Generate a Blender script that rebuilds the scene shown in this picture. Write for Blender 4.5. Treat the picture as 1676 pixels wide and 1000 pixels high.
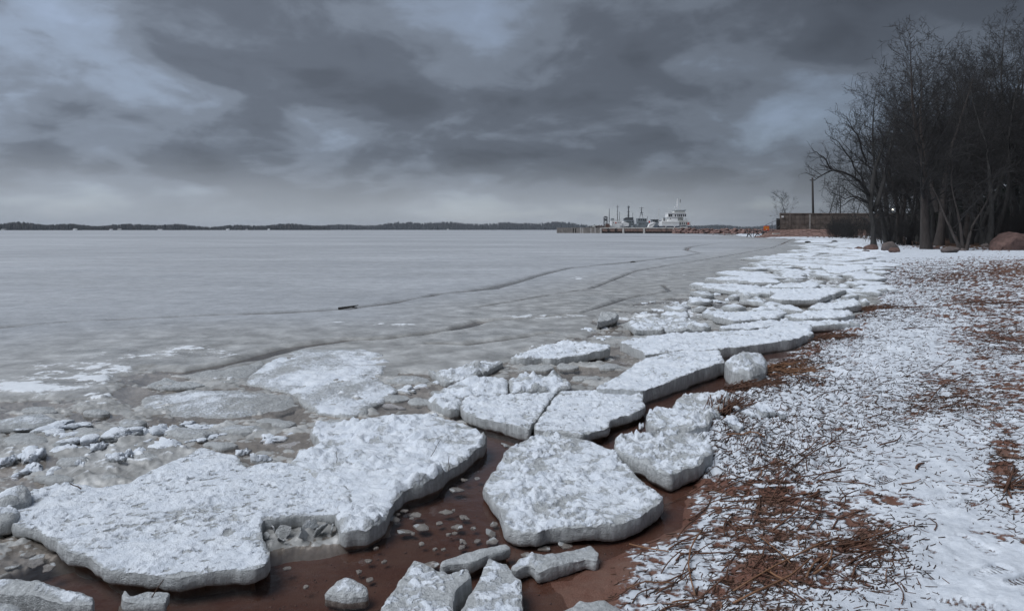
import bpy, math, random
import numpy as np
from mathutils import Vector
from mathutils.geometry import delaunay_2d_cdt

for o in list(bpy.data.objects):
    bpy.data.objects.remove(o)
scene = bpy.context.scene
COL = scene.collection
R = math.radians

# ---------------------------------------------------------------- camera
FPX, UC, VH, EYE = 1100.0, 838.0, 376.0, 1.7     # photo pixels (1676 x 1000)
cam_d = bpy.data.cameras.new('camera')
cam = bpy.data.objects.new('camera', cam_d)
COL.objects.link(cam)
cam.location = (0, 0, EYE)
cam.rotation_euler = (R(90), 0, 0)
cam_d.sensor_width = 36.0
cam_d.lens = 36.0 * FPX / 1676.0
cam_d.shift_y = -(500 - VH) / 1676.0
cam_d.clip_start = 0.05
cam_d.clip_end = 20000
scene.camera = cam

# ---------------------------------------------------------------- sky
SUN_AZ, SUN_EL = -115.0, 56.0                      # degrees, azimuth from +Y towards +X
world = bpy.data.worlds.new('World')
scene.world = world
world.use_nodes = True
wt = world.node_tree
wt.nodes.clear()


class NT:
    """small helper for node trees"""
    def __init__(self, tree):
        self.t = tree

    def n(self, kind, **kw):
        nd = self.t.nodes.new(kind)
        for k, v in kw.items():
            setattr(nd, k, v)
        return nd

    def link(self, a, b):
        self.t.links.new(a, b)

    def math(self, op, a, b=None, clamp=False):
        nd = self.n('ShaderNodeMath', operation=op)
        nd.use_clamp = clamp
        for i, x in enumerate((a, b)):
            if x is None:
                continue
            if isinstance(x, (int, float)):
                nd.inputs[i].default_value = x
            else:
                self.link(x, nd.inputs[i])
        return nd.outputs[0]

    def noise(self, vec, scale, detail=4, rough=0.5, dist=0.0):
        nd = self.n('ShaderNodeTexNoise')
        nd.inputs['Scale'].default_value = scale
        nd.inputs['Detail'].default_value = detail
        nd.inputs['Roughness'].default_value = rough
        nd.inputs['Distortion'].default_value = dist
        if vec is not None:
            self.link(vec, nd.inputs['Vector'])
        return nd.outputs['Fac']

    def ramp(self, fac, stops, interp='LINEAR'):
        nd = self.n('ShaderNodeValToRGB')
        cr = nd.color_ramp
        cr.interpolation = interp
        while len(cr.elements) < len(stops):
            cr.elements.new(0.5)
        for e, (p, c) in zip(cr.elements, stops):
            e.position = p
            e.color = (c[0], c[1], c[2], 1) if not isinstance(c, (int, float)) else (c, c, c, 1)
        self.link(fac, nd.inputs[0])
        return nd.outputs[0]

    def mix(self, fac, a, b, blend='MIX'):
        nd = self.n('ShaderNodeMix', data_type='RGBA', blend_type=blend)
        for idx, x in ((0, fac), (6, a), (7, b)):
            if isinstance(x, (int, float)):
                nd.inputs[idx].default_value = x
            elif isinstance(x, tuple):
                nd.inputs[idx].default_value = (x[0], x[1], x[2], 1)
            else:
                self.link(x, nd.inputs[idx])
        return nd.outputs[2]

    def maprange(self, v, a, b, c, d, smooth=False):
        nd = self.n('ShaderNodeMapRange')
        if smooth:
            nd.interpolation_type = 'SMOOTHSTEP'
        for i, x in enumerate((v, a, b, c, d)):
            if isinstance(x, (int, float)):
                nd.inputs[i].default_value = x
            else:
                self.link(x, nd.inputs[i])
        return nd.outputs[0]


SKY_LOC = (-6.4, 5.5, 0)
W = NT(wt)
sky = W.n('ShaderNodeTexSky', sky_type='NISHITA')
sky.sun_disc = False
sky.sun_elevation = R(SUN_EL)
sky.sun_rotation = R(SUN_AZ)
tc = W.n('ShaderNodeTexCoord')
nrm = W.n('ShaderNodeVectorMath', operation='NORMALIZE')
W.link(tc.outputs['Generated'], nrm.inputs[0])
sep = W.n('ShaderNodeSeparateXYZ')
W.link(nrm.outputs[0], sep.inputs[0])
zup = W.math('MAXIMUM', sep.outputs[2], 0.0)
zz = W.math('ADD', zup, 0.30)
cx = W.math('DIVIDE', sep.outputs[0], zz)
cy = W.math('DIVIDE', sep.outputs[1], zz)
cmb = W.n('ShaderNodeCombineXYZ')
W.link(cx, cmb.inputs[0]); W.link(cy, cmb.inputs[1]); cmb.inputs[2].default_value = 3.7
mp = W.n('ShaderNodeMapping')
W.link(cmb.outputs[0], mp.inputs[0])
mp.inputs['Location'].default_value = SKY_LOC
mp.inputs['Rotation'].default_value = (0, 0, R(-18))
mp.inputs['Scale'].default_value = (1.0, 1.0, 1.0)
n_big = W.noise(mp.outputs[0], 1.15, 3, 0.5, 0.2)
n_mid = W.noise(mp.outputs[0], 2.9, 7, 0.52, 0.3)
n_fin = W.noise(mp.outputs[0], 7.0, 7, 0.62, 0.4)
dens = W.math('ADD', W.math('MULTIPLY', n_big, 0.66), W.math('MULTIPLY', n_mid, 0.48))
dens = W.math('ADD', dens, W.math('MULTIPLY', n_fin, 0.15))           # about 0.3 .. 0.95
# cloud deck: thin places are lighter and bluer
cloud = W.ramp(dens, [(0.44, (0.175, 0.212, 0.282)), (0.54, (0.140, 0.168, 0.215)), (0.62, (0.104, 0.122, 0.152)),
                      (0.70, (0.068, 0.079, 0.099)), (0.80, (0.052, 0.060, 0.075))], 'EASE')
# low layer close to the horizon: paler, flatter
lowf = W.maprange(zup, 0.0, 0.115, 1.0, 0.0, True)
n_low = W.noise(mp.outputs[0], 0.55, 4, 0.5, 0.0)
lowc = W.ramp(n_low, [(0.35, (0.265, 0.29, 0.32)), (0.65, (0.155, 0.174, 0.20))])
lowf2 = W.math('MULTIPLY', lowf, 0.85)
cloud = W.mix(lowf2, cloud, lowc)
# brighter towards the hidden sun, on the left
sdir = (math.sin(R(SUN_AZ + 50)), math.cos(R(SUN_AZ + 50)), 0.15)
dp = W.n('ShaderNodeVectorMath', operation='DOT_PRODUCT')
W.link(nrm.outputs[0], dp.inputs[0])
dp.inputs[1].default_value = sdir
gl = W.maprange(dp.outputs['Value'], -0.2, 1.0, 0.84, 1.95)
gl2 = W.n('ShaderNodeVectorMath', operation='SCALE')
W.link(cloud, gl2.inputs[0]); W.link(gl, gl2.inputs['Scale'])
up10 = W.n('ShaderNodeVectorMath', operation='SCALE')
W.link(gl2.outputs[0], up10.inputs[0]); up10.inputs['Scale'].default_value = 6.0
thin = W.maprange(dens, 0.48, 0.62, 0.90, 0.985, True)
skyc = W.mix(thin, sky.outputs[0], up10.outputs[0])
bg = W.n('ShaderNodeBackground')
W.link(skyc, bg.inputs[0])
bg.inputs[1].default_value = 0.10
wo = W.n('ShaderNodeOutputWorld')
W.link(bg.outputs[0], wo.inputs[0])

# ---------------------------------------------------------------- sun (veiled by cloud)
sun_d = bpy.data.lights.new('sun', 'SUN')
sun_d.energy = 1.5
sun_d.angle = R(40)
sun_d.color = (0.925, 0.96, 1.0)
sun = bpy.data.objects.new('sun', sun_d)
COL.objects.link(sun)
to_sun = Vector((math.sin(R(SUN_AZ)) * math.cos(R(SUN_EL)), math.cos(R(SUN_AZ)) * math.cos(R(SUN_EL)), math.sin(R(SUN_EL))))
sun.rotation_euler = to_sun.to_track_quat('Z', 'Y').to_euler()
sun.location = (-20, 30, 60)

scene.render.engine = 'CYCLES'
vs = scene.view_settings
vs.view_transform = 'Standard'
vs.look = 'None'
vs.gamma = 1.0
vs.use_curve_mapping = False
vs.exposure = 0.92

# ================================================================ helpers
def px(u, v, z=0.0):
    """photo pixel -> world point on the level z"""
    t = (EYE - z) * FPX / (v - VH)
    return ((u - UC) / FPX * t, t)


def at(u, v, t):
    """photo pixel at the depth t -> world x, y, z"""
    return ((u - UC) / FPX * t, t, EYE - (v - VH) / FPX * t)


def hsh(ix, iy, seed):
    h = (ix.astype(np.int64) * 374761393 + iy.astype(np.int64) * 668265263 + seed * 1274126177) & 0xffffffff
    h = ((h ^ (h >> 13)) * 1274126177) & 0xffffffff
    h = h ^ (h >> 16)
    return h


def perlin(x, y, seed=0):
    x = np.asarray(x, float); y = np.asarray(y, float)
    ix = np.floor(x); iy = np.floor(y)
    fx = x - ix; fy = y - iy
    ix = ix.astype(np.int64); iy = iy.astype(np.int64)
    u = fx * fx * fx * (fx * (fx * 6 - 15) + 10)
    v = fy * fy * fy * (fy * (fy * 6 - 15) + 10)
    def g(i, j, dx, dy):
        a = hsh(i, j, seed) * (2 * math.pi / 4294967296.0)
        return np.cos(a) * dx + np.sin(a) * dy
    a = g(ix, iy, fx, fy); b = g(ix + 1, iy, fx - 1, fy)
    c = g(ix, iy + 1, fx, fy - 1); d = g(ix + 1, iy + 1, fx - 1, fy - 1)
    return ((a + (b - a) * u) * (1 - v) + (c + (d - c) * u) * v) * 1.5


def fbm(x, y, octv=4, seed=0, gain=0.5, lac=2.03):
    s = 0.0; a = 1.0
    for k in range(octv):
        s = s + a * perlin(x, y, seed + 17 * k)
        x = x * lac + 3.1; y = y * lac - 1.7; a *= gain
    return s


def worley(x, y, seed=0):
    x = np.asarray(x, float); y = np.asarray(y, float)
    ix = np.floor(x).astype(np.int64); iy = np.floor(y).astype(np.int64)
    f1 = np.full(x.shape, 9.0); f2 = np.full(x.shape, 9.0)
    for i in (-1, 0, 1):
        for j in (-1, 0, 1):
            h = hsh(ix + i, iy + j, seed)
            qx = ix + i + (h & 0xffff) / 65536.0
            qy = iy + j + ((h >> 16) & 0xffff) / 65536.0
            d = np.hypot(x - qx, y - qy)
            f2 = np.minimum(f2, np.maximum(d, f1)); f1 = np.minimum(f1, d)
    return f1, f2


def sstep(x, a, b):
    t = np.clip((np.asarray(x, float) - a) / (b - a), 0, 1)
    return t * t * (3 - 2 * t)


def inside(x, y, poly):
    c = np.zeros(np.shape(x), bool)
    n = len(poly)
    for i in range(n):
        x1, y1 = poly[i]; x2, y2 = poly[(i + 1) % n]
        if y1 == y2:
            continue
        cond = ((y1 > y) != (y2 > y)) & (x < (x2 - x1) * (y - y1) / (y2 - y1) + x1)
        c ^= cond
    return c


def segdist(x, y, pts, closed=False):
    d = np.full(np.shape(x), 1e9)
    n = len(pts)
    for i in range(n if closed else n - 1):
        x1, y1 = pts[i]; x2, y2 = pts[(i + 1) % n]
        dx, dy = x2 - x1, y2 - y1
        L = dx * dx + dy * dy + 1e-12
        t = np.clip(((x - x1) * dx + (y - y1) * dy) / L, 0, 1)
        d = np.minimum(d, np.hypot(x - x1 - t * dx, y - y1 - t * dy))
    return d


def link(o, parent=None):
    COL.objects.link(o)
    if parent is not None:
        o.parent = parent
    return o


def tag(o, label=None, cat=None, group=None, kind=None):
    if label: o['label'] = label
    if cat: o['category'] = cat
    if group: o['group'] = group
    if kind: o['kind'] = kind
    return o


def empty(name, loc=(0, 0, 0), rz=0.0):
    o = bpy.data.objects.new(name, None)
    o.location = loc; o.rotation_euler = (0, 0, rz)
    o.empty_display_size = 0.2
    return link(o)


def mesh_np(name, V, F, mat, parent=None, smooth=True, attrs=None, loc=None):
    """V: n x 3, F: list of arrays of faces (each m x k) or one array"""
    if not isinstance(F, list):
        F = [F]
    F = [np.asarray(f, np.int64) for f in F if len(f)]
    V = np.asarray(V, float)
    me = bpy.data.meshes.new(name)
    me.vertices.add(len(V))
    me.vertices.foreach_set('co', V.astype(np.float32).ravel())
    nl = sum(f.size for f in F); npoly = sum(len(f) for f in F)
    me.loops.add(nl); me.polygons.add(npoly)
    me.loops.foreach_set('vertex_index', np.concatenate([f.ravel() for f in F]).astype(np.int32))
    tot = np.concatenate([np.full(len(f), f.shape[1]) for f in F])
    st = np.concatenate([[0], np.cumsum(tot)[:-1]])
    me.polygons.foreach_set('loop_start', st.astype(np.int32))
    if smooth:
        me.polygons.foreach_set('use_smooth', np.ones(npoly, bool))
    me.update(calc_edges=True)
    for k, a in (attrs or {}).items():
        at_ = me.attributes.new(k, 'FLOAT', 'POINT')
        at_.data.foreach_set('value', np.asarray(a, np.float32))
    me.materials.append(mat)
    me.validate()
    o = bpy.data.objects.new(name, me)
    if loc is not None:
        o.location = loc
    return link(o, parent)


class MB:
    """collects simple solids into one mesh"""
    def __init__(self):
        self.v = []; self.f = []

    def add(self, vs, fs):
        b = len(self.v)
        self.v += [tuple(p) for p in vs]
        self.f += [tuple(b + i for i in f) for f in fs]

    def box(self, x0, y0, z0, x1, y1, z1):
        p = [(x0, y0, z0), (x1, y0, z0), (x1, y1, z0), (x0, y1, z0), (x0, y0, z1), (x1, y0, z1), (x1, y1, z1), (x0, y1, z1)]
        self.add(p, [(3, 2, 1, 0), (4, 5, 6, 7), (0, 1, 5, 4), (1, 2, 6, 5), (2, 3, 7, 6), (3, 0, 4, 7)])
        return self

    def bar(self, a, b, r, n=6, r2=None):
        a = Vector(a); b = Vector(b); d = (b - a).normalized()
        up = Vector((0, 0, 1)) if abs(d.z) < .9 else Vector((1, 0, 0))
        s = d.cross(up).normalized(); t = s.cross(d)
        r2 = r if r2 is None else r2
        vs_ = []
        for c, rr in ((a, r), (b, r2)):
            for k in range(n):
                an = 2 * math.pi * k / n
                vs_.append(c + s * (math.cos(an) * rr) + t * (math.sin(an) * rr))
        fs = [(k, (k + 1) % n, n + (k + 1) % n, n + k) for k in range(n)]
        fs += [tuple(range(n))[::-1], tuple(range(n, 2 * n))]
        self.add(vs_, fs)
        return self

    def prism(self, prof, y0, y1):
        """profile in x, z extruded along y"""
        n = len(prof)
        vs_ = [(x, y0, z) for x, z in prof] + [(x, y1, z) for x, z in prof]
        fs = [tuple(range(n)), tuple(range(2 * n - 1, n - 1, -1))]
        fs += [(k, n + k, n + (k + 1) % n, (k + 1) % n) for k in range(n)]
        self.add(vs_, fs)
        return self

    def build(self, name, mat, parent=None, smooth=False):
        me = bpy.data.meshes.new(name)
        me.from_pydata(self.v, [], self.f)
        me.validate()
        me.materials.append(mat)
        if smooth:
            for p in me.polygons: p.use_smooth = True
        return link(bpy.data.objects.new(name, me), parent)


def tubes(chains):
    """chains: list of (points k x 3, radii k, sides) -> V, list of faces"""
    groups = {}
    for p, r, n in chains:
        groups.setdefault((len(p), n), []).append((p, r))
    Vs, Fs, base = [], [], 0
    for (k, n), lst in groups.items():
        P = np.array([q[0] for q in lst]); Rr = np.array([q[1] for q in lst])
        m = len(lst)
        T = np.gradient(P, axis=1)
        T /= np.linalg.norm(T, axis=2, keepdims=True) + 1e-9
        ref = np.zeros_like(T); ref[..., 2] = 1.0
        st = np.abs(T[..., 2]) > 0.92
        ref[st] = (1, 0, 0)
        A = np.cross(T, ref); A /= np.linalg.norm(A, axis=2, keepdims=True) + 1e-9
        B = np.cross(A, T)
        an = np.arange(n) * 2 * math.pi / n
        ring = P[:, :, None, :] + Rr[:, :, None, None] * (A[:, :, None, :] * np.cos(an)[None, None, :, None] + B[:, :, None, :] * np.sin(an)[None, None, :, None])
        Vs.append(ring.reshape(-1, 3))
        ci, si, ai = np.meshgrid(np.arange(m), np.arange(k - 1), np.arange(n), indexing='ij')
        i0 = base + ci * k * n + si * n + ai
        i1 = base + ci * k * n + si * n + (ai + 1) % n
        Fs.append(np.stack([i0, i1, i1 + n, i0 + n], -1).reshape(-1, 4))
        base += m * k * n
    return np.concatenate(Vs), [np.concatenate(Fs)]


# ================================================================ materials
MATS = {}


def new_mat(name):
    m = bpy.data.materials.new(name)
    m.use_nodes = True
    m.node_tree.nodes.clear()
    t = NT(m.node_tree)
    out = t.n('ShaderNodeOutputMaterial')
    MATS[name] = m
    return m, t, out


def bump(t, height, strength, dist, normal=None):
    b = t.n('ShaderNodeBump')
    b.inputs['Strength'].default_value = strength
    b.inputs['Distance'].default_value = dist
    t.link(height, b.inputs['Height'])
    if normal is not None:
        t.link(normal, b.inputs['Normal'])
    return b.outputs[0]


def plain(name, col, rough=0.7, var=0.25, scale=3.0, metal=0.0, emit=None, bumpd=0.0, stretch=(1, 1, 1)):
    m, t, out = new_mat(name)
    p = t.n('ShaderNodeBsdfPrincipled')
    tcn = t.n('ShaderNodeTexCoord')
    mpn = t.n('ShaderNodeMapping')
    mpn.inputs['Scale'].default_value = stretch
    geo = t.n('ShaderNodeNewGeometry')
    t.link(geo.outputs['Position'], mpn.inputs[0])
    f = t.noise(mpn.outputs[0], scale, 6, 0.62)
    c = t.ramp(f, [(0.3, tuple(x * (1 - var) for x in col)), (0.7, tuple(min(1, x * (1 + var)) for x in col))])
    t.link(c, p.inputs['Base Color'])
    p.inputs['Roughness'].default_value = rough
    p.inputs['Metallic'].default_value = metal
    if emit:
        p.inputs['Emission Color'].default_value = (*emit[0], 1)
        p.inputs['Emission Strength'].default_value = emit[1]
    if bumpd:
        t.link(bump(t, f, 0.8, bumpd), p.inputs['Normal'])
    t.link(p.outputs[0], out.inputs[0])
    return m


def attr(t, name):
    a = t.n('ShaderNodeAttribute')
    a.attribute_name = name
    return a.outputs['Fac']


def pos(t):
    return t.n('ShaderNodeNewGeometry').outputs['Position']


SNOW = (0.80, 0.835, 0.885)


def floe_material():
    m, t, out = new_mat('snowy_ice')
    P = pos(t)
    s = attr(t, 'snow')
    n1 = t.noise(P, 38, 5, 0.6)
    n2 = t.noise(P, 9, 4, 0.55)
    n3 = t.noise(P, 160, 3, 0.6)
    e = t.math('ADD', s, t.math('MULTIPLY', t.math('SUBTRACT', n1, 0.5), 0.80))
    e = t.math('ADD', e, t.math('MULTIPLY', t.math('SUBTRACT', n2, 0.5), 0.55))
    fac = t.maprange(e, 0.38, 0.74, 0.0, 1.0, True)
    # bare ice: grey, a little brown where wet, faint vertical streaks on the broken edges
    mpn = t.n('ShaderNodeMapping'); mpn.inputs['Scale'].default_value = (1, 1, 0.18)
    t.link(P, mpn.inputs[0])
    st = t.noise(mpn.outputs[0], 45, 4, 0.6)
    ice = t.ramp(st, [(0.3, (0.35, 0.363, 0.37)), (0.55, (0.50, 0.517, 0.528)), (0.75, (0.65, 0.672, 0.688))])
    w = attr(t, 'wet')
    ice = t.mix(t.math('MULTIPLY', w, 0.8), ice, (0.22, 0.195, 0.165))
    snow = t.mix(t.maprange(n2, 0.35, 0.7, 0, 1), (0.70, 0.75, 0.83), (0.845, 0.885, 0.945))
    col = t.mix(fac, ice, snow)
    p = t.n('ShaderNodeBsdfPrincipled')
    t.link(col, p.inputs['Base Color'])
    t.link(t.maprange(fac, 0, 1, 0.34, 0.85), p.inputs['Roughness'])
    p.inputs['Specular IOR Level'].default_value = 0.35
    p.inputs['Subsurface Weight'].default_value = 0.0
    h = t.math('ADD', t.math('MULTIPLY', n1, 0.6), t.math('MULTIPLY', n3, 0.4))
    h = t.math('ADD', h, t.math('MULTIPLY', fac, 0.35))
    t.link(bump(t, h, 1.0, 0.022), p.inputs['Normal'])
    t.link(p.outputs[0], out.inputs[0])
    return m


def ice_sheet_material():
    m, t, out = new_mat('lake_ice')
    P = pos(t)
    s = attr(t, 'snow'); w = attr(t, 'wet')
    n1 = t.noise(P, 14, 6, 0.65)
    n2 = t.noise(P, 2.2, 6, 0.6)
    n0 = t.noise(P, 0.35, 5, 0.55)
    mpn = t.n('ShaderNodeMapping'); mpn.inputs['Scale'].default_value = (0.35, 1.0, 1.0)
    mpn.inputs['Rotation'].default_value = (0, 0, R(8))
    t.link(P, mpn.inputs[0])
    nf = t.noise(mpn.outputs[0], 0.035, 7, 0.62)
    far = t.ramp(nf, [(0.34, (0.34, 0.355, 0.38)), (0.5, (0.455, 0.473, 0.503)), (0.64, (0.545, 0.565, 0.597))])
    nm = t.noise(mpn.outputs[0], 0.33, 6, 0.65)
    far = t.mix(t.maprange(nm, 0.38, 0.66, 0.0, 0.6), far, (0.30, 0.312, 0.33))
    wet = t.ramp(n2, [(0.3, (0.27, 0.266, 0.257)), (0.5, (0.375, 0.373, 0.366)), (0.72, (0.53, 0.533, 0.53))])
    ww = t.math('ADD', w, t.math('MULTIPLY', t.math('SUBTRACT', n0, 0.5), 0.7), True)
    base = t.mix(t.maprange(ww, 0.1, 0.9, 0, 1), far, wet)
    sp = t.math('ADD', t.math('MULTIPLY', t.math('SUBTRACT', n1, 0.5), 0.55), t.math('MULTIPLY', t.math('SUBTRACT', n2, 0.5), 0.55))
    spk = t.maprange(sp, -0.22, 0.22, 0.70, 1.30)
    sc_ = t.n('ShaderNodeVectorMath', operation='SCALE'); t.link(base, sc_.inputs[0]); t.link(spk, sc_.inputs['Scale']); base = sc_.outputs[0]
    e = t.math('ADD', s, t.math('MULTIPLY', t.math('SUBTRACT', n1, 0.5), 0.9))
    e = t.math('ADD', e, t.math('MULTIPLY', t.math('SUBTRACT', n2, 0.5), 0.5))
    base = t.mix(t.math('MULTIPLY', attr(t, 'crack'), 0.70), base, (0.085, 0.08, 0.075))
    fac = t.maprange(e, 0.42, 0.68, 0, 1, True)
    col = t.mix(fac, base, (0.76, 0.79, 0.835))
    p = t.n('ShaderNodeBsdfPrincipled')
    t.link(col, p.inputs['Base Color'])
    r = t.math('SUBTRACT', t.maprange(t.math('SUBTRACT', ww, fac), 0, 1, 0.60, 0.30), t.maprange(n0, 0.45, 0.7, 0, 0.18))
    t.link(r, p.inputs['Roughness'])
    p.inputs['Specular IOR Level'].default_value = 0.4
    h = t.math('ADD', t.math('MULTIPLY', n1, 0.7), t.math('MULTIPLY', fac, 0.5))
    t.link(bump(t, h, 0.55, 0.016), p.inputs['Normal'])
    t.link(p.outputs[0], out.inputs[0])
    return m


def beach_material():
    m, t, out = new_mat('snowy_red_sand')
    P = pos(t)
    s = attr(t, 'snow'); w = attr(t, 'wet'); l = attr(t, 'litter')
    n0 = t.noise(P, 11, 6, 0.65)
    n1 = t.noise(P, 45, 5, 0.65)
    n2 = t.noise(P, 190, 3, 0.6)
    e = t.math('ADD', s, t.math('MULTIPLY', t.math('SUBTRACT', n1, 0.5), 0.75))
    e = t.math('ADD', e, t.math('MULTIPLY', t.math('SUBTRACT', n0, 0.5), 0.45))
    fac = t.maprange(e, 0.33, 0.70, 0, 1, True)
    sand = t.ramp(n2, [(0.28, (0.062, 0.026, 0.018)), (0.5, (0.15, 0.066, 0.046)), (0.7, (0.25, 0.135, 0.10))])
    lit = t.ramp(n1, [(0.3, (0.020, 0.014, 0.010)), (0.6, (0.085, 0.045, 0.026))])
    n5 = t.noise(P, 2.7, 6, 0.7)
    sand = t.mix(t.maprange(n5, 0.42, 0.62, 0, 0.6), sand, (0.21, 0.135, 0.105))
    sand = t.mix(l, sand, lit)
    sand = t.mix(w, sand, t.mix(0.35, sand, (0.05, 0.021, 0.015)))
    n4 = t.noise(P, 3.2, 6, 0.7)
    snow = t.mix(t.maprange(n0, 0.35, 0.7, 0, 1), (0.57, 0.61, 0.675), (0.77, 0.805, 0.86))
    snow = t.mix(t.maprange(t.math('ADD', n4, t.math('MULTIPLY', t.math('SUBTRACT', n1, 0.5), 0.6)), 0.40, 0.62, 0.55, 0), snow, (0.47, 0.50, 0.55))
    col = t.mix(fac, sand, snow)
    p = t.n('ShaderNodeBsdfPrincipled')
    t.link(col, p.inputs['Base Color'])
    t.link(t.maprange(w, 0, 1, 0.85, 0.45), p.inputs['Roughness'])
    p.inputs['Specular IOR Level'].default_value = 0.3
    h = t.math('ADD', t.math('MULTIPLY', n1, 0.45), t.math('MULTIPLY', n2, 0.35))
    h = t.math('ADD', h, t.math('MULTIPLY', fac, 0.9))
    t.link(bump(t, h, 0.8, 0.011), p.inputs['Normal'])
    t.link(p.outputs[0], out.inputs[0])
    return m


def water_material():
    m, t, out = new_mat('shallow_water')
    P = pos(t)
    tr = t.n('ShaderNodeBsdfTransparent')
    tr.inputs[0].default_value = (0.80, 0.755, 0.72, 1)
    gl = t.n('ShaderNodeBsdfGlossy')
    gl.inputs['Roughness'].default_value = 0.03
    gl.inputs[0].default_value = (0.9, 0.9, 0.9, 1)
    fr = t.n('ShaderNodeFresnel')
    fr.inputs[0].default_value = 1.33
    nn = bump(t, t.noise(P, 9, 4, 0.55), 0.35, 0.012)
    t.link(nn, gl.inputs['Normal']); t.link(nn, fr.inputs['Normal'])
    mx = t.n('ShaderNodeMixShader')
    t.link(fr.outputs[0], mx.inputs[0]); t.link(tr.outputs[0], mx.inputs[1]); t.link(gl.outputs[0], mx.inputs[2])
    t.link(mx.outputs[0], out.inputs[0])
    return m


M_FLOE = floe_material()
M_ICE = ice_sheet_material()
M_BEACH = beach_material()
M_WATER = water_material()
M_REED = plain('dry_reed', (0.10, 0.047, 0.028), 0.7, 0.5, 9)
M_REED2 = plain('pale_reed', (0.20, 0.102, 0.055), 0.65, 0.35, 9)
M_LITTER = plain('dark_litter', (0.050, 0.026, 0.016), 0.85, 0.65, 5)
M_BARK = plain('bark', (0.040, 0.038, 0.037), 0.95, 0.4, 6, bumpd=0.03, stretch=(1, 1, 0.25))
M_TWIG = plain('twig', (0.024, 0.022, 0.022), 0.95, 0.3, 1.5)
M_BARK_RED = plain('reddish_bark', (0.047, 0.039, 0.036), 0.95, 0.4, 6, bumpd=0.03, stretch=(1, 1, 0.25))
M_GRANITE = plain('red_granite', (0.115, 0.068, 0.058), 0.85, 0.45, 3.5, bumpd=0.04)
M_GRANITE_G = plain('grey_granite', (0.105, 0.085, 0.08), 0.85, 0.4, 3.5, bumpd=0.04)
M_CAUSEWAY = plain('causeway_rock', (0.17, 0.105, 0.092), 0.85, 0.75, 0.8, bumpd=0.1)
M_CONC = plain('weathered_concrete', (0.155, 0.128, 0.112), 0.9, 0.5, 0.9, bumpd=0.05)
M_CONC_L = plain('pale_concrete', (0.36, 0.345, 0.33), 0.9, 0.3, 1.2, bumpd=0.05)
M_REVET = plain('revetment_stone', (0.20, 0.125, 0.105), 0.9, 0.35, 0.8, bumpd=0.05)
M_PLANK = plain('grey_plank', (0.17, 0.155, 0.145), 0.9, 0.4, 1.5, stretch=(1, 1, 0.3))
M_RUST = plain('rusty_panel', (0.13, 0.082, 0.068), 0.85, 0.55, 0.7)
M_DARK = plain('dark_timber', (0.03, 0.027, 0.026), 0.9, 0.3, 1.0)
M_WHITE = plain('white_paint', (0.88, 0.88, 0.88), 0.45, 0.08, 0.6)
M_OFFW = plain('off_white_paint', (0.60, 0.60, 0.58), 0.5, 0.15, 0.7)
M_GREY = plain('grey_ship_paint', (0.22, 0.245, 0.265), 0.5, 0.25, 0.7)
M_DGREY = plain('dark_grey_metal', (0.085, 0.09, 0.10), 0.6, 0.3, 1.0)
M_NAVY = plain('navy_hull_paint', (0.055, 0.075, 0.115), 0.45, 0.25, 0.4)
M_GLASS = plain('dark_window', (0.025, 0.03, 0.035), 0.12, 0.2, 1.0)
M_REDP = plain('red_paint', (0.55, 0.05, 0.03), 0.5, 0.15, 2.0)
M_SIGN = plain('orange_red_board', (0.72, 0.10, 0.025), 0.5, 0.08, 2.0)
M_YEL = plain('yellow_paint', (0.80, 0.42, 0.04), 0.5, 0.08, 2.0)
M_LAMP = plain('lit_lamp', (1, 0.95, 0.8), 0.4, 0.0, 1.0, emit=((1.0, 0.93, 0.75), 6.0))
M_WOOD_L = plain('near_wood_foliage', (0.028, 0.031, 0.029), 0.95, 0.5, 0.05)
M_WOOD_B = plain('brown_wood_twigs', (0.055, 0.050, 0.046), 0.95, 0.4, 0.05)
M_HILL = plain('wooded_ground', (0.035, 0.036, 0.032), 0.95, 0.4, 0.02)
M_ROOF = plain('house_roof', (0.13, 0.12, 0.12), 0.8, 0.3, 0.3)
M_GRAVEL = plain('gravel', (0.17, 0.105, 0.085), 0.8, 0.7, 40)

# ================================================================ the shore
SHORE_PX = [(860, 1000), (850, 935), (905, 925), (985, 892), (1075, 852), (1088, 806), (1070, 745), (1075, 700), (1140, 650), (1205, 615), (1255, 590), (1300, 562),
            (1370, 525), (1420, 500), (1440, 470), (1428, 440), (1415, 420), (1395, 405), (1330, 393), (1240, 389)]
SHORE = [(-60, -40), (-6, -3), (-2.5, .5), (-.9, 1.8)] + [px(u, v) for u, v in SHORE_PX] + \
        [(55, 158), (66, 200), (88, 262), (140, 420), (900, 1600), (5200, 5200)]
LAND = SHORE + [(9000, 5200), (9000, -4000), (-60, -4000)]


def shore_s(x, y):
    d = segdist(x, y, SHORE)
    return np.where(inside(x, y, LAND), d, -d)


def uv_of(x, y):
    """photo pixel of a point on the water level: only used to hand out the traced zones"""
    yy = np.maximum(y, 0.6)
    return UC + x / yy * FPX, VH + EYE * FPX / yy


def blobs(u, v, lst):
    s = np.zeros(np.shape(u))
    for bu, bv, ru, rv, a in lst:
        s = s + a * np.exp(-(((u - bu) / ru) ** 2 + ((v - bv) / rv) ** 2))
    return s


def base_z(x, y, s):
    up = 0.26 * (1 - np.exp(-np.maximum(s, 0) / 4.5)) + np.clip((s - 14) * 0.035, 0, 1.6)
    dn = -0.018 - 0.028 * np.minimum(-np.minimum(s, 0), 9) - 0.01 * np.minimum(-np.minimum(s, 0), 60)
    return np.where(s > 0, up - 0.018 * np.exp(-np.maximum(s, 0) / 0.3), dn)


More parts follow.
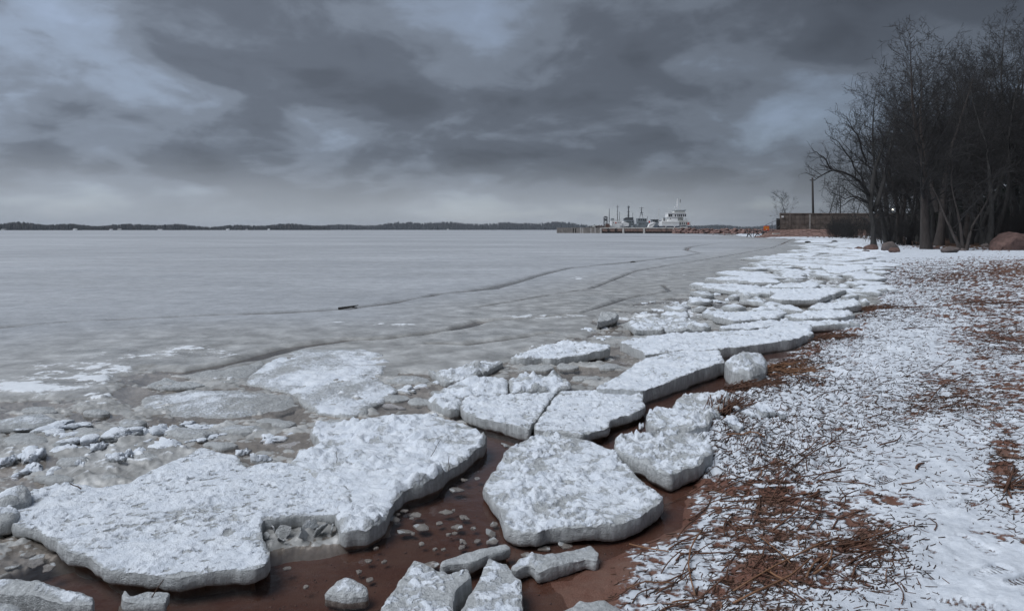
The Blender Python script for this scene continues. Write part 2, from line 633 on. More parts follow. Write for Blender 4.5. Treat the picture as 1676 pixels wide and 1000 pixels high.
# pixel-traced cover of the beach: + snow, - bare
COVER = [(1560, 800, 130, 120, .19), (1600, 960, 160, 70, .21), (1420, 760, 70, 60, .12), (1480, 560, 60, 60, .18), (1440, 640, 60, 50, .10),
         (1150, 760, 60, 60, .12), (1000, 900, 60, 30, .10), (1040, 870, 50, 30, .15),
         (1290, 920, 90, 60, -0.149), (1210, 980, 90, 45, -0.136), (1270, 820, 45, 30, -0.211), (1270, 870, 30, 60, -0.149), (1180, 800, 60, 20, -0.186),
         (1330, 640, 60, 16, -0.037), (1260, 612, 40, 16, -0.30), (1210, 635, 30, 14, -0.36), (1190, 680, 22, 16, -0.434), (1350, 545, 45, 14, -0.18),
         (1305, 580, 40, 16, -0.18), (1410, 510, 40, 7, -0.15), (1440, 860, 55, 28, -0.149), (1450, 930, 40, 25, -0.161), (1400, 905, 40, 30, -0.186),
         (1570, 655, 75, 28, -0.10), (1650, 660, 40, 30, -0.087), (1645, 780, 22, 45, -0.260), (1600, 500, 50, 10, -0.12), (1530, 520, 60, 14, -0.087),
         (1640, 560, 45, 14, -0.11), (1560, 460, 70, 8, -0.112), (1650, 450, 40, 8, -0.124), (1500, 690, 50, 14, -0.099), (1480, 830, 30, 12, -0.124), (1350, 700, 60, 30, -0.025),
         (1560, 403, 130, 7, -0.279), (1640, 416, 60, 6, -0.217), (1450, 412, 60, 6, -0.186), (930, 965, 60, 50, -1.3), (1090, 845, 18, 32, -1.2), (985, 885, 60, 9, -0.496),
         (1110, 796, 35, 9, -0.496), (900, 930, 50, 20, -1.0), (1200, 690, 70, 50, .22), (1300, 690, 70, 50, .12), (1120, 690, 60, 50, .25), (1180, 930, 120, 60, .10), (1300, 880, 100, 50, .06)]

# boot prints: pixel of the heel and of the toe
PRINTS = [((1584, 858), (1612, 872)), ((1558, 792), (1530, 795)), ((1571, 803), (1588, 800)), ((1600, 910), (1640, 902)),
          ((1570, 955), (1588, 958)), ((1500, 985), (1520, 992)), ((1665, 925), (1690, 920)), ((1590, 708), (1570, 712)), ((1440, 770), (1452, 762)), ((1470, 985), (1450, 1000)),
          ((1530, 620), (1548, 617)), ((1620, 610), (1640, 606)), ((1500, 600), (1486, 603)), ((1610, 990), (1640, 985))]
PR = []
for a, b in PRINTS:
    a = np.array(px(*a, .16)); b = np.array(px(*b, .16))
    d = (b - a) / np.linalg.norm(b - a)
    PR.append(((a + b) / 2, d, 0.235 / 2))


def beach(x, y, s):
    """height, snow, wet, litter of the beach and of the lake bed"""
    z = base_z(x, y, s)
    u, v = uv_of(x, y)
    far = np.clip(1.0 / (1 + (y / 25.0) ** 2), 0.15, 1)
    onb = sstep(s, 0.0, 0.5)
    z = z + onb * (0.03 * fbm(x / 1.7, y / 1.7, 3, 5) + 0.018 * fbm(x / .45, y / .45, 3, 8) + .007 * fbm(x / .11, y / .11, 3, 9) * np.clip(6 / np.maximum(y, 1), 0, 1))
    z = z + (s < 0) * 0.012 * fbm(x / .5, y / .5, 4, 21)
    # ploughed-up snow and ice crumbs along the edge of the floes
    rub = sstep(s, 0.05, 0.35) * (1 - sstep(s, 0.7 + 0.06 * y, 1.2 + 0.12 * y)) * sstep(y, 3.9, 4.8)
    f1, f2 = worley(x / .085 + .3 * perlin(x / .1, y / .1, 3), y / .085, 31)
    z = z + rub * far * (0.040 * np.clip(1 - 1.3 * f1, -.2, 1) + 0.04 * np.clip(fbm(x / .26, y / .22, 4, 40), -.1, 1))
    cov = 0.575 + blobs(u, v, COVER) + 0.06 * rub
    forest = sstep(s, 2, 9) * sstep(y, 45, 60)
    cov = cov - .05 * sstep(y, 7, 13) + .30 * sstep(y, 30, 45)
    cov = cov - 0.35 * forest
    n1 = fbm(x / .34, y / .28, 5, 60, .62)
    n2 = fbm(x / .075, y / .055, 3, 77, .6)
    cov_n = cov + .17 * n1 + .20 * n2
    cov_n = np.where(s > 0, cov_n - 0.9 * np.exp(-np.maximum(s, 0) / .12) * (y < 8), -1.0)
    snow = sstep(cov_n, .22, .80)
    z = z + onb * 0.016 * snow * far
    for c, d, h in PR:
        dx = x - c[0]; dy = y - c[1]
        a = dx * d[0] + dy * d[1]; b = -dx * d[1] + dy * d[0]
        wdt = 0.038 - 0.010 * np.clip((0.02 - a) / .1, 0, 1) + 0.01 * np.clip(a / .1, 0, 1)
        e = np.maximum(np.abs(a) - (h - .04), 0) ** 2 / .04 ** 2 + (b / wdt) ** 2
        msk = 1 - sstep(e, .75, 1.25)
        tread = 0.5 + 0.5 * np.sign(np.sin(a * 2 * math.pi / .026 + 6 * np.abs(b)))
        z = z - msk * (0.011 + 0.005 * tread) * (.8 + .5 * n1)
        snow = snow - msk * 0.55 * (1 - .8 * tread) * (.7 + .6 * n1)
        z = z + 0.003 * np.exp(-((e - 1.5) / .35) ** 2) * (e < 3)
    wet = np.where(s > 0, np.exp(-np.maximum(s, 0) / .35), 1.0)
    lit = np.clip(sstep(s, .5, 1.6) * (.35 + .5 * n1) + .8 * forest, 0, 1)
    return z, np.clip(snow, -.2, 1), wet, lit


def gz(x, y):
    x = np.atleast_1d(np.asarray(x, float)); y = np.atleast_1d(np.asarray(y, float))
    return beach(x, y, shore_s(x, y))[0]


def gz1(x, y):
    return float(gz(x, y)[0])


def hit(u, v):
    """pixel -> point on the ground"""
    z = 0.1
    for _ in range(12):
        x, y = px(u, v, z)
        z = .5 * z + .5 * float(base_z(np.array([x]), np.array([y]), shore_s(np.array([x]), np.array([y])))[0])
    return x, y, gz1(x, y)


def sheet(rows_y, cols_k, fn, name, mat, wmin, kind='structure', keep=None):
    Y, K = np.meshgrid(rows_y, cols_k, indexing='ij')
    Wd = np.maximum(Y, wmin)
    side = np.abs(K) > 10                       # outer columns run out to the same far edge
    g_ = np.where(side, np.abs(K) - 10, 0)
    X = np.where(side, np.sign(K) * (1.6 * Wd + (9000 - 1.6 * Wd) * g_), K * Wd)
    x = X.ravel(); y = Y.ravel()
    z, attrs, drop = fn(x, y)
    nr, nc = Y.shape
    i = np.arange(nr * nc).reshape(nr, nc)
    F = np.stack([i[:-1, :-1], i[:-1, 1:], i[1:, 1:], i[1:, :-1]], -1).reshape(-1, 4)
    if drop is not None:
        F = F[~drop[F].all(1)]
        used = np.zeros(len(x), bool); used[F.ravel()] = True
        mp_ = np.cumsum(used) - 1
        F = mp_[F]
        x, y, z = x[used], y[used], z[used]
        attrs = {k: a[used] for k, a in attrs.items()}
    o = mesh_np(name, np.stack([x, y, z], 1), F, mat, None, True, attrs)
    return tag(o, kind=kind)


def k_of(us):
    return (np.asarray(us) - UC) / FPX


def y_of(vs_, z=0.):
    return (EYE - z) * FPX / (np.asarray(vs_) - VH)


# ---- ground: the beach and the bed of the lake, to the horizon
def f_ground(x, y):
    s = shore_s(x, y)
    z, sn, we, li = beach(x, y, s)
    return z, {'snow': sn, 'wet': we, 'litter': li}, None


rows = np.concatenate([[-300, -100, -40, -15, -6, -2.5, 0, .8, 1.5], y_of(np.arange(1150, 1012, -6)), y_of(np.arange(1012, 640, -1.15)),
                       y_of(np.arange(640, 398, -.8)), y_of(np.arange(398, 384, -.7)), [260, 300, 360, 450, 600, 900, 1400, 2200, 3600, 5200]])
cols = np.concatenate([[-11, -10.3, -10.08, -10.02, -10.005, -1.4], k_of(np.arange(-300, 700, 12)), k_of(np.arange(700, 900, 5)), k_of(np.arange(900, 1700, 2.3)),
                       k_of(np.arange(1700, 2100, 10)), [1.4, 10.005, 10.02, 10.08, 10.3, 11]])
sheet(rows, cols, f_ground, 'ground', M_BEACH, 2.0)

# ---- water
mb = MB()
mb.add([(-400, -2, 0), (300, -2, 0), (300, 260, 0), (-400, 260, 0)], [(0, 1, 2, 3)])
tag(mb.build('water', M_WATER), kind='structure')

# ---- lake ice with its cracks, the slush along the shore dips below the water
C1 = [(-200, 555), (-50, 542), (0, 538), (130, 528), (300, 520), (450, 514), (560, 508), (640, 498), (720, 483), (800, 474), (850, 462), (880, 452), (930, 440),
      (1030, 430), (1120, 420), (1148, 415), (1122, 410), (1127, 405), (1180, 398)]
C2 = [(240, 607), (300, 612), (400, 592), (481, 571), (568, 559), (628, 557), (676, 552), (736, 542), (790, 528)]
C3 = [(780, 505), (860, 492), (967, 474), (1039, 445), (1200, 418), (1265, 406), (1300, 391)]
C4 = [(790, 528), (860, 524), (950, 515), (970, 508), (1025, 490), (1060, 484), (1097, 478), (1087, 469)]
C5 = [(700, 566), (760, 566), (840, 556), (900, 548)]
CR = [([px(*p) for p in c], w, dz) for c, w, dz in ((C1, .0095, .055), (C2, .0080, .065), (C3, .0042, .045), (C4, .0050, .050), (C5, .006, .05))]
EDGE = [px(*p) for p in [(-900, 668), (-200, 660), (0, 655), (90, 655), (165, 650), (185, 628), (235, 604), (300, 616), (400, 603), (480, 600), (640, 612), (720, 612), (830, 592),
                          (870, 570), (975, 545), (970, 522), (1035, 500), (1100, 488), (1140, 476), (1190, 462), (1260, 440), (1330, 420), (1395, 403), (1345, 392), (1262, 389), (1240, 388.5)]]
SOLID = EDGE + [(70, 250), (200, 420), (3000, 6000), (-9500, 6000), (-9500, 20)]
POOL = [px(*p) for p in [(-300, 1040), (-60, 1000), (70, 925), (115, 912), (250, 905), (430, 915), (545, 902), (600, 888), (652, 866), (664, 818), (742, 776), (800, 738), (790, 700), (752, 680), (800, 672), (920, 655), (1010, 632),
                          (1100, 604), (1200, 572), (1290, 548), (1330, 540)]] + [(30, 20), (60, 60), (60, -5), (-20, -5)]
SNOWP = [(60, 640, 100, 14, .62), (150, 625, 50, 8, .5), (30, 632, 40, 8, .5), (110, 615, 120, 10, .3), (160, 650, 25, 5, .6), (250, 583, 110, 12, .36), (100, 600, 160, 16, .27), (330, 572, 60, 7, .4),
         (350, 585, 35, 6, .5), (200, 608, 50, 6, .5), (60, 575, 80, 10, .25), (640, 535, 80, 5, .3), (560, 530, 80, 5, .25), (940, 457, 25, 3, .6), (480, 545, 60, 5, .2), (930, 520, 90, 6, .35), (850, 522, 60, 4, .4),
         (1000, 487, 60, 6, .2), (760, 560, 40, 4, .12), (1110, 452, 60, 4, .3), (690, 590, 40, 7, .2), (1180, 500, 40, 10, .4), (1120, 512, 70, 9, .55), (1060, 522, 70, 9, .4), (1190, 470, 40, 8, .5), (1250, 452, 60, 6, .55), (1330, 430, 60, 10, .7), (1380, 410, 40, 8, .7), (1340, 470, 90, 22, .55), (1370, 500, 60, 20, .45), (1250, 480, 60, 14, .3)]


def ice_fn(x, y):
    u, v = uv_of(x, y)
    s = shore_s(x, y)
    de = segdist(x, y, EDGE); de = np.where(inside(x, y, SOLID), de, -de)
    dp_ = segdist(x, y, POOL, True); dp_ = np.where(inside(x, y, POOL), dp_, -dp_)
    wob = .12 * fbm(x / .5, y / .5, 3, 90) * np.clip(y / 8, .4, 3)
    so = sstep(de + wob, -.12, .22)
    po = sstep(dp_ + .6 * wob, -.10, .14)
    n1 = fbm(x / .55, y / .45, 4, 12)
    f1, f2 = worley(x / .16 + .25 * n1, y / .13, 51)
    f3, f4 = worley(x / .42 + .25 * n1, y / .34, 57)
    rdg = np.abs(fbm(x / .2, y / .14, 4, 58, .6))
    hf = fbm(x / .09, y / .07, 3, 59, .6)
    clod = sstep(fbm(x / .6, y / .5, 3, 64), .05, .5) * np.clip(1.1 - 1.25 * f1, -.1, 1)
    hump = np.clip(fbm(x / 1.1, y / .8, 2, 66), -.4, 1)
    slush = -.010 + .016 * n1 + .026 * rdg + .009 * hf + .026 * clod + .030 * hump
    deep = blobs(u, v, [(270, 622, 35, 8, 1), (215, 650, 22, 16, .9), (150, 683, 40, 10, .7), (10, 690, 30, 12, .8), (940, 610, 60, 9, .9), (700, 640, 40, 10, .5), (470, 670, 20, 12, .8), (640, 665, 60, 7, .5), (1240, 500, 60, 5, .9), (1140, 535, 14, 6, .7), (60, 665, 60, 5, .6)])
    slush = slush - .07 * np.clip(deep, 0, 1)
    near = np.clip(1 - y / 25, 0, 1)
    solid = .030 + (.006 * fbm(x / .3, y / .25, 4, 33) + .010 * n1) * near + .004 * fbm(x / 6, y / 5, 3, 3)
    wet = 1 - sstep(de, 1.0, 4.5 + y * .12)
    wet = np.maximum(wet * .95, .0)
    gr = np.zeros_like(x)
    for c, w, dz in CR:
        d = segdist(x, y, c) + .35 * w * y * fbm(x / (.03 * y + .1), y / (.03 * y + .1), 2, 44)
        ww = w * np.clip(y, 15, 24) * (1 + .8 * perlin(x / (.15 * y), y / (.15 * y), 6))
        g = np.exp(-(d / ww) ** 2)
        solid = solid - dz * g
        gr = np.maximum(gr, g)
        # pressure lip on the shore side
        solid = solid + .012 * np.exp(-((d - 2.2 * ww) / ww) ** 2)
    z = solid * so + slush * (1 - so)
    z = z * (1 - po) + (-.7) * po
    z = np.where(s > .6, -.7, z)
    bl = blobs(u, v, SNOWP)
    snow = 1.15 * bl * (.9 + .6 * n1) + np.clip(bl, 0, .6) * (.75 * fbm(x / .2, y / .17, 4, 19, .6)) + .06 * fbm(x / 1.2, y / 1.0, 4, 18)
    z = z + .012 * sstep(snow, .35, .7) * near
    snow = np.clip(snow - .9 * gr, 0, .95)
    snow = np.maximum(snow, (1 - so) * np.clip((z - .016) * 20, 0, .70))
    wet = np.clip(np.maximum(wet, (1 - so)) + .5 * gr, 0, 1)
    return z, {'snow': snow, 'wet': wet, 'crack': np.clip(gr, 0, 1) * so}, (z < -.35)


rows = np.concatenate([[.5, 1.2, 2.0], y_of(np.arange(1150, 1000, -5)), y_of(np.arange(1000, 700, -1.5)), y_of(np.arange(700, 520, -.7)), y_of(np.arange(520, 384, -.5)),
                       y_of(np.arange(384, 378, -.3)), [1000, 1250, 1600, 2200, 3200, 4200, 5000]])
cols = np.concatenate([[-11, -10.3, -10.08, -10.02, -10.005], k_of(np.arange(-700, -40, 14)), k_of(np.arange(-40, 1440, 2.7)), k_of(np.arange(1440, 1600, 20))])
sheet(rows, cols, ice_fn, 'lake_ice', M_ICE, 2.0)


def ice_z(x, y):
    return float(ice_fn(np.array([x, x]), np.array([y, y]))[0][0])


# ================================================================ ice floes
def floe(outline, h, label, thick=.12, tilt=(0, 0), style='wind', snow=.8, name='ice_floe', cat='ice floe', group=None, amp=1.0, seed=1, edge=.022, wet=0.0,
         dome=0.0, under=.05, bottom=None, ej=1.0, world_pts=None, res=.0027):
    P = world_pts if world_pts is not None else [px(u, v, h) for u, v in outline]
    P = np.array(P, float)
    c = P.mean(0)
    if world_pts is None and (tilt[0] or tilt[1]):
        Q = []
        for u, v in outline:
            kx, kz = (u - UC) / FPX, (v - VH) / FPX
            t = (EYE - h + tilt[0] * c[0] + tilt[1] * c[1]) / (kz + tilt[0] * kx + tilt[1])
            Q.append((kx * t, t))
        P = np.array(Q)
    dist = max(c[1], 2.5)
    sp = max(.0075, res * dist)
    # resample the outline and roughen it
    ring = []
    for i in range(len(P)):
        a, b = P[i], P[(i + 1) % len(P)]
        n = max(1, int(np.hypot(*(b - a)) / sp))
        for k in range(n):
            ring.append(a + (b - a) * k / n)
    ring = np.array(ring)
    size = math.sqrt(abs(0.5 * np.sum(P[:, 0] * np.roll(P[:, 1], -1) - P[:, 1] * np.roll(P[:, 0], -1))))
    # round the corners a little
    for _ in range(3):
        ring = .5 * ring + .25 * (np.roll(ring, 1, 0) + np.roll(ring, -1, 0))
    sc = max(.05, .16 * size)
    rx = ring[:, 0].copy(); ry = ring[:, 1].copy()
    jx = ej * (.09 * sc * fbm(rx / sc, ry / sc, 4, seed + 3, .42)); jy = ej * (.09 * sc * fbm(rx / sc, ry / sc, 4, seed + 9, .42))
    ring = ring + np.stack([jx, jy], 1)
    area = 0.5 * np.sum(ring[:, 0] * np.roll(ring[:, 1], -1) - ring[:, 1] * np.roll(ring[:, 0], -1))
    if area < 0:
        ring = ring[::-1]
    x0, y0 = ring.min(0); x1, y1 = ring.max(0)
    rng = np.random.default_rng(seed)
    gx, gy = np.meshgrid(np.arange(x0, x1, sp), np.arange(y0, y1, sp * .87))
    gx = gx + (np.arange(gx.shape[0])[:, None] % 2) * sp * .5
    gx = gx.ravel() + rng.uniform(-.2, .2, gx.size) * sp; gy = gy.ravel() + rng.uniform(-.2, .2, gy.size) * sp
    rl = [tuple(p) for p in ring]
    ok = inside(gx, gy, rl)
    gx, gy = gx[ok], gy[ok]
    dd = segdist(gx, gy, rl, True)
    ok = dd > sp * .6
    pts = np.concatenate([ring, np.stack([gx[ok], gy[ok]], 1)])
    nr = len(ring)
    vo, eo, fo, ov, oe, of = delaunay_2d_cdt([Vector(p) for p in pts], [(i, (i + 1) % nr) for i in range(nr)], [], 1, 1e-6)
    vo = np.array([(p.x, p.y) for p in vo])
    # where did the ring vertices go
    back = {}
    for i, l in enumerate(ov):
        for q in l:
            if q < nr:
                back[q] = i
    rid = []
    for q in range(nr):
        i = back.get(q)
        if i is not None and (not rid or rid[-1] != i):
            rid.append(i)
    if rid[0] == rid[-1]:
        rid.pop()
    rid = np.array(rid); nr = len(rid)
    x, y = vo[:, 0], vo[:, 1]
    d = segdist(x, y, rl, True)
    fine = min(1.0, 4.5 / dist + .25)
    big = fbm(x / (.5 * size + .1), y / (.5 * size + .1), 2, seed + 21)
    if style == 'clump':
        f1, f2 = worley(x / .085 + .7 * fbm(x / .08, y / .08, 3, seed), y / .07 + .7 * fbm(x / .08, y / .08, 3, seed + 5), seed + 2)
        g1 = np.clip(f2 - f1, 0, .45) / .45
        hole = sstep(fbm(x / .11, y / .11, 3, seed + 61), -.35, .25)
        relief = .022 * g1 * (.35 + .65 * hole) + .016 * fbm(x / .09, y / .09, 4, seed + 4, .6)
        sn = snow + .55 * g1 * hole - .44 + .25 * fbm(x / .12, y / .12, 3, seed + 31)
    elif style == 'hummock':
        relief = .045 * np.abs(fbm(x / .34, y / .22, 4, seed + 6, .5)) + .011 * fbm(x / .06, y / .045, 4, seed + 7, .6)
        sn = snow + .38 * fbm(x / .16, y / .12, 4, seed + 8)
    elif style == 'ice':
        relief = .008 * fbm(x / .2, y / .2, 4, seed + 6)
        sn = snow + .30 * fbm(x / .75, y / 1.0, 4, seed + 8, .6)
    else:
        rx_, ry_ = x * .94 + y * .34, -x * .34 + y * .94
        w1 = fbm(rx_ / .15, ry_ / .07, 4, seed + 6, .6)
        pit = sstep(fbm(rx_ / .085, ry_ / .038, 3, seed + 16, .6), .25, .62)
        relief = .012 * w1 + .014 * np.abs(fbm(rx_ / .07, ry_ / .04, 3, seed + 14, .6)) + .007 * fbm(x / .035, y / .028, 3, seed + 15) - .012 * pit
        sn = snow + .22 * w1 + .16 * fbm(x / .05, y / .035, 3, seed + 44) - .62 * pit * sstep(fbm(x / .35, y / .3, 2, seed + 17), -.4, .2)
    rough = .30 + .85 * sstep(fbm(x / .38 + 7, y / .3, 3, seed + 91), -.45, .45)
    relief = relief * (rough if style != 'ice' else 1.0) + .010 * fbm(x / .3, y / .2, 3, seed + 92)
    amp_e = np.clip(d / .02, .5, 1)
    scl = 1.15 * amp * max(.45, min(1.6, dist / 5.5))
    zt = h + tilt[0] * (x - c[0]) + tilt[1] * (y - c[1]) + relief * amp_e * scl + .016 * big * min(1, size)
    ek = .35 if edge < .021 else .55
    zt = zt - ek * edge * np.exp(-d / (ek * edge + 1e-4))
    if dome:
        zt = zt + dome * (np.clip(d / (d.max() + 1e-6), 0, 1) ** .6 - .5)
    V = [np.stack([x, y, zt], 1)]
    thin = sstep(fbm(x / (.55 * size + .1) + 3, y / (.4 * size + .1), 3, seed + 95), .05, .55)
    sn = sn - (.22 * thin + .01) * (style != 'ice')
    rim = .010 + .03 * sstep(fbm(x / .2, y / .2, 2, seed + 96), -.2, .5)
    S = [np.clip(sn - .50 * np.exp(-d / rim), 0, 1)]
    # broken edge
    rp = vo[rid]; rz = zt[rid]
    nrm_ = np.roll(rp, -1, 0) - np.roll(rp, 1, 0)
    nrm_ = np.stack([nrm_[:, 1], -nrm_[:, 0]], 1)
    nrm_ /= np.linalg.norm(nrm_, axis=1, keepdims=True) + 1e-9
    zb = (h - thick) if bottom is None else bottom
    bedz = base_z(rp[:, 0], rp[:, 1], shore_s(rp[:, 0], rp[:, 1])) - .02
    low = np.minimum(bedz, zb - .01)
    jag = .012 * fbm(rp[:, 0] / .16, rp[:, 1] / .16, 3, seed + 71)
    zbl = np.minimum(zb + tilt[0] * (rp[:, 0] - c[0]) + tilt[1] * (rp[:, 1] - c[1]) + jag, rz - .012)
    rings = []
    for f, off in ((.12, .002), (.45, .004), (.78, .003), (1.0, -.006)):
        zz_ = rz + (zbl - rz) * f
        o_ = off + .005 * fbm(rp[:, 0] / .12 + 9 * f, rp[:, 1] / .12 + zz_ * 30, 3, seed + 80)
        rings.append(np.stack([rp[:, 0] + nrm_[:, 0] * o_, rp[:, 1] + nrm_[:, 1] * o_, zz_], 1))
    inn = min(under * .6, .25 * size)
    rings.append(np.stack([rp[:, 0] - nrm_[:, 0] * inn, rp[:, 1] - nrm_[:, 1] * inn, zbl + .006], 1))
    rings.append(np.stack([rp[:, 0] - nrm_[:, 0] * inn * 1.3, rp[:, 1] - nrm_[:, 1] * inn * 1.3, np.minimum(low, zbl)], 1))
    nv = len(vo)
    Wt = [np.full(nv, wet)]
    for k, q in enumerate(rings):
        V.append(q); S.append(np.full(nr, (.0, 0, 0, 0, 0, 0)[k])); Wt.append(np.full(nr, wet + (0, .05, .15, .35, .8, .9)[k]))
    F = [np.array([f for f in fo if len(f) == 3])]
    # the side has its own rim so that the broken edge stays crisp
    V.append(np.stack([rp[:, 0], rp[:, 1], rz - .0005], 1)); S.append(np.full(nr, .10)); Wt.append(np.full(nr, wet))
    prev = nv + len(rings) * nr + np.arange(nr)
    q4 = []
    for k in range(len(rings)):
        cur = nv + k * nr + np.arange(nr)
        q4.append(np.stack([prev, cur, np.roll(cur, -1), np.roll(prev, -1)], 1))
        prev = cur
    F.append(np.concatenate(q4))
    VV = np.concatenate(V)
    org = np.array([c[0], c[1], float(np.min(VV[:, 2]))])
    o = mesh_np(name, VV - org, F, M_FLOE, None, True, {'snow': np.concatenate(S), 'wet': np.concatenate(Wt)}, loc=tuple(org))
    return tag(o, label, cat, group)


A_ = [(6, 850), (30, 858), (60, 866), (96, 892), (130, 905), (180, 928), (240, 942), (276, 946), (324, 938), (384, 930), (425, 930), (440, 918), (436, 890), (424, 866), (432, 850),
      (470, 843), (520, 842), (550, 843), (580, 818), (560, 790), (520, 768), (470, 760), (440, 757), (405, 764), (375, 745), (331, 731), (312, 744), (240, 770), (211, 786), (163, 797), (120, 790), (86, 795),
      (53, 802), (20, 820)]
B_ = [(548, 845), (556, 862), (563, 872), (600, 868), (633, 850), (637, 826), (662, 800), (690, 793), (720, 780), (738, 763), (768, 746), (790, 727), (796, 716), (784, 706), (755, 692), (721, 683),
      (693, 676), (661, 674), (623, 679), (573, 691), (520, 693), (505, 700), (530, 720), (485, 742), (470, 758), (510, 775), (545, 800)]
E_ = [(788, 794), (800, 808), (820, 834), (829, 861), (846, 870), (882, 872), (899, 863), (954, 863), (1026, 858), (1047, 849), (1085, 818), (1064, 798), (1047, 786), (1041, 777), (1007, 739),
      (971, 722), (950, 719), (899, 708), (868, 718), (834, 732), (820, 756), (803, 777)]
C_ = [(753, 664), (758, 672), (779, 683), (806, 688), (834, 697), (866, 705), (871, 694), (891, 667), (912, 641), (878, 643), (834, 646), (796, 648), (760, 651)]
C2_ = [(700, 653), (714, 643), (736, 629), (772, 619), (803, 616), (832, 622), (830, 643), (796, 647), (758, 650), (752, 668), (736, 670), (714, 663)]
C3_ = [(833, 622), (858, 608), (882, 612), (916, 617), (935, 626), (934, 633), (914, 639), (878, 641), (836, 643)]
C4_ = [(700, 605), (729, 612), (755, 600), (796, 590), (825, 592), (798, 605), (789, 612), (767, 620), (726, 624)]
D_ = [(916, 641), (971, 638), (1053, 643), (1055, 668), (1036, 677), (1000, 687), (995, 700), (971, 706), (950, 714), (916, 707), (876, 704), (875, 694), (895, 667)]
F_ = [(974, 636), (1008, 617), (1056, 586), (1116, 574), (1176, 571), (1186, 592), (1157, 601), (1104, 621), (1061, 635), (1051, 640), (1018, 639)]
F2_ = [(1015, 561), (1056, 551), (1092, 545), (1159, 542), (1224, 540), (1284, 533), (1327, 531), (1330, 545), (1296, 557), (1243, 564), (1176, 572), (1114, 573), (1056, 582), (1054, 576), (1030, 569)]
I_ = [(834, 586), (868, 571), (904, 562), (952, 557), (1000, 566), (997, 571), (952, 580), (916, 586), (899, 588), (890, 585), (854, 588)]
J_ = [(1186, 588), (1196, 578), (1215, 573), (1248, 574), (1256, 588), (1253, 603), (1232, 612), (1210, 606), (1194, 598)]
G1_ = [(1007, 739), (1007, 718), (1038, 713), (1072, 706), (1120, 708), (1153, 713), (1168, 734), (1153, 754), (1134, 766), (1096, 778), (1079, 773), (1053, 758)]
G2_ = [(1058, 674), (1072, 665), (1101, 667), (1106, 653), (1134, 643), (1168, 638), (1194, 641), (1192, 662), (1170, 680), (1156, 696), (1120, 704), (1072, 701), (1060, 692)]
H1_ = [(678, 914), (693, 918), (714, 930), (736, 940), (765, 932), (771, 945), (745, 966), (741, 990), (750, 1040), (590, 1050), (630, 985)]
H2_ = [(800, 914), (829, 923), (841, 940), (853, 947), (855, 1000), (856, 1050), (735, 1050), (752, 1000), (774, 964), (791, 933)]
H3_ = [(721, 916), (760, 902), (798, 895), (830, 888), (836, 895), (798, 907), (772, 917), (736, 921), (722, 926)]
H4_ = [(836, 926), (851, 914), (899, 907), (966, 890), (980, 903), (978, 916), (959, 913), (918, 924), (880, 936), (868, 922), (841, 933)]
H5_ = [(894, 998), (932, 986), (945, 974), (962, 976), (990, 971), (1021, 988), (1026, 1002), (1010, 1040), (890, 1040)]
K1_ = [(531, 964), (554, 945), (568, 939), (592, 950), (604, 962), (600, 970), (565, 973)]
K2_ = [(197, 974), (204, 962), (216, 974), (240, 966), (276, 967), (272, 984), (228, 986), (200, 981)]
L_ = [(-60, 948), (-10, 943), (14, 941), (48, 946), (96, 956), (130, 963), (152, 972), (152, 984), (110, 983), (60, 972), (-10, 966), (-60, 966)]
L2_ = [(-60, 990), (-10, 979), (25, 983), (42, 1000), (36, 1040), (-60, 1040)]
L3_ = [(-30, 812), (0, 806), (25, 797), (43, 790), (52, 800), (46, 812), (20, 820), (-30, 828)]
L4_ = [(-20, 838), (3, 830), (20, 824), (34, 831), (26, 841), (5, 846), (-20, 848)]
M1_ = [(226, 665), (228, 653), (240, 643), (288, 637), (360, 634), (400, 634), (445, 639), (480, 648), (493, 659), (470, 668), (430, 674), (380, 682), (300, 682), (245, 674)]
M2_ = [(448, 586), (489, 571), (568, 569), (616, 572), (640, 590), (622, 619), (650, 632), (640, 645), (610, 662), (599, 672), (556, 676), (525, 672), (498, 660), (491, 648), (470, 638), (429, 629), (402, 625), (405, 612)]
M3_ = [(240, 629), (271, 618), (290, 622), (338, 630), (310, 633), (262, 634)]
M5_ = [(300, 614), (340, 606), (400, 596), (440, 588), (420, 606), (395, 622), (360, 626), (345, 620)]
N_ = [(-40, 694), (0, 687), (36, 677), (72, 674), (94, 682), (88, 688), (60, 693), (0, 696), (-40, 699)]
floe(A_, .080, 'huge white floe with a curved thick grey front edge over red-brown water', .072, (.0, .004), 'wind', .97, seed=11, edge=.014, under=.10)
floe(B_, .082, 'hummocky ragged snow-crusted floe joined to the curved huge floe', .10, (0, .0), 'hummock', .90, seed=23, amp=1.25, edge=.03)
floe(E_, .092, 'five-sided thick floe with clumped snow between pool and beach', .085, (.01, .01), 'clump', 1.08, seed=37, edge=.010, under=.10, amp=1.1)
floe(C_, .090, 'cracked floe half with straight split, left of its twin', .095, (0, .0), 'wind', .98, seed=41, edge=.014, under=.07)
floe(D_, .092, 'cracked floe half with a bitten front corner, right of the straight split', .07, (0, .0), 'wind', .98, seed=43, edge=.010, under=.07)
floe(C2_, .085, 'lumpy snow-covered floe end leaning against the cracked floe', .10, (0, .02), 'hummock', .92, seed=47, edge=.04, amp=1.2)
floe(C3_, .10, 'small peaked floe behind the cracked floe beside grey water', .12, (0, .05), 'hummock', .80, seed=53, edge=.035, amp=1.3)
floe(C4_, .065, 'narrow ragged floe pointing at the grey water behind the cracked floe', .08, (0, .01), 'hummock', .68, seed=59, edge=.025)
floe(F_, .145, 'long tilted floe with a tall clean-cut side above the shore', .15, (.015, .012), 'wind', 1.02, seed=61, edge=.012, under=.06, amp=.8)
floe(F2_, .12, 'broad flat floe reaching from the slush up to the reeds', .14, (.01, .0), 'wind', 1.02, seed=67, edge=.02, amp=.8)
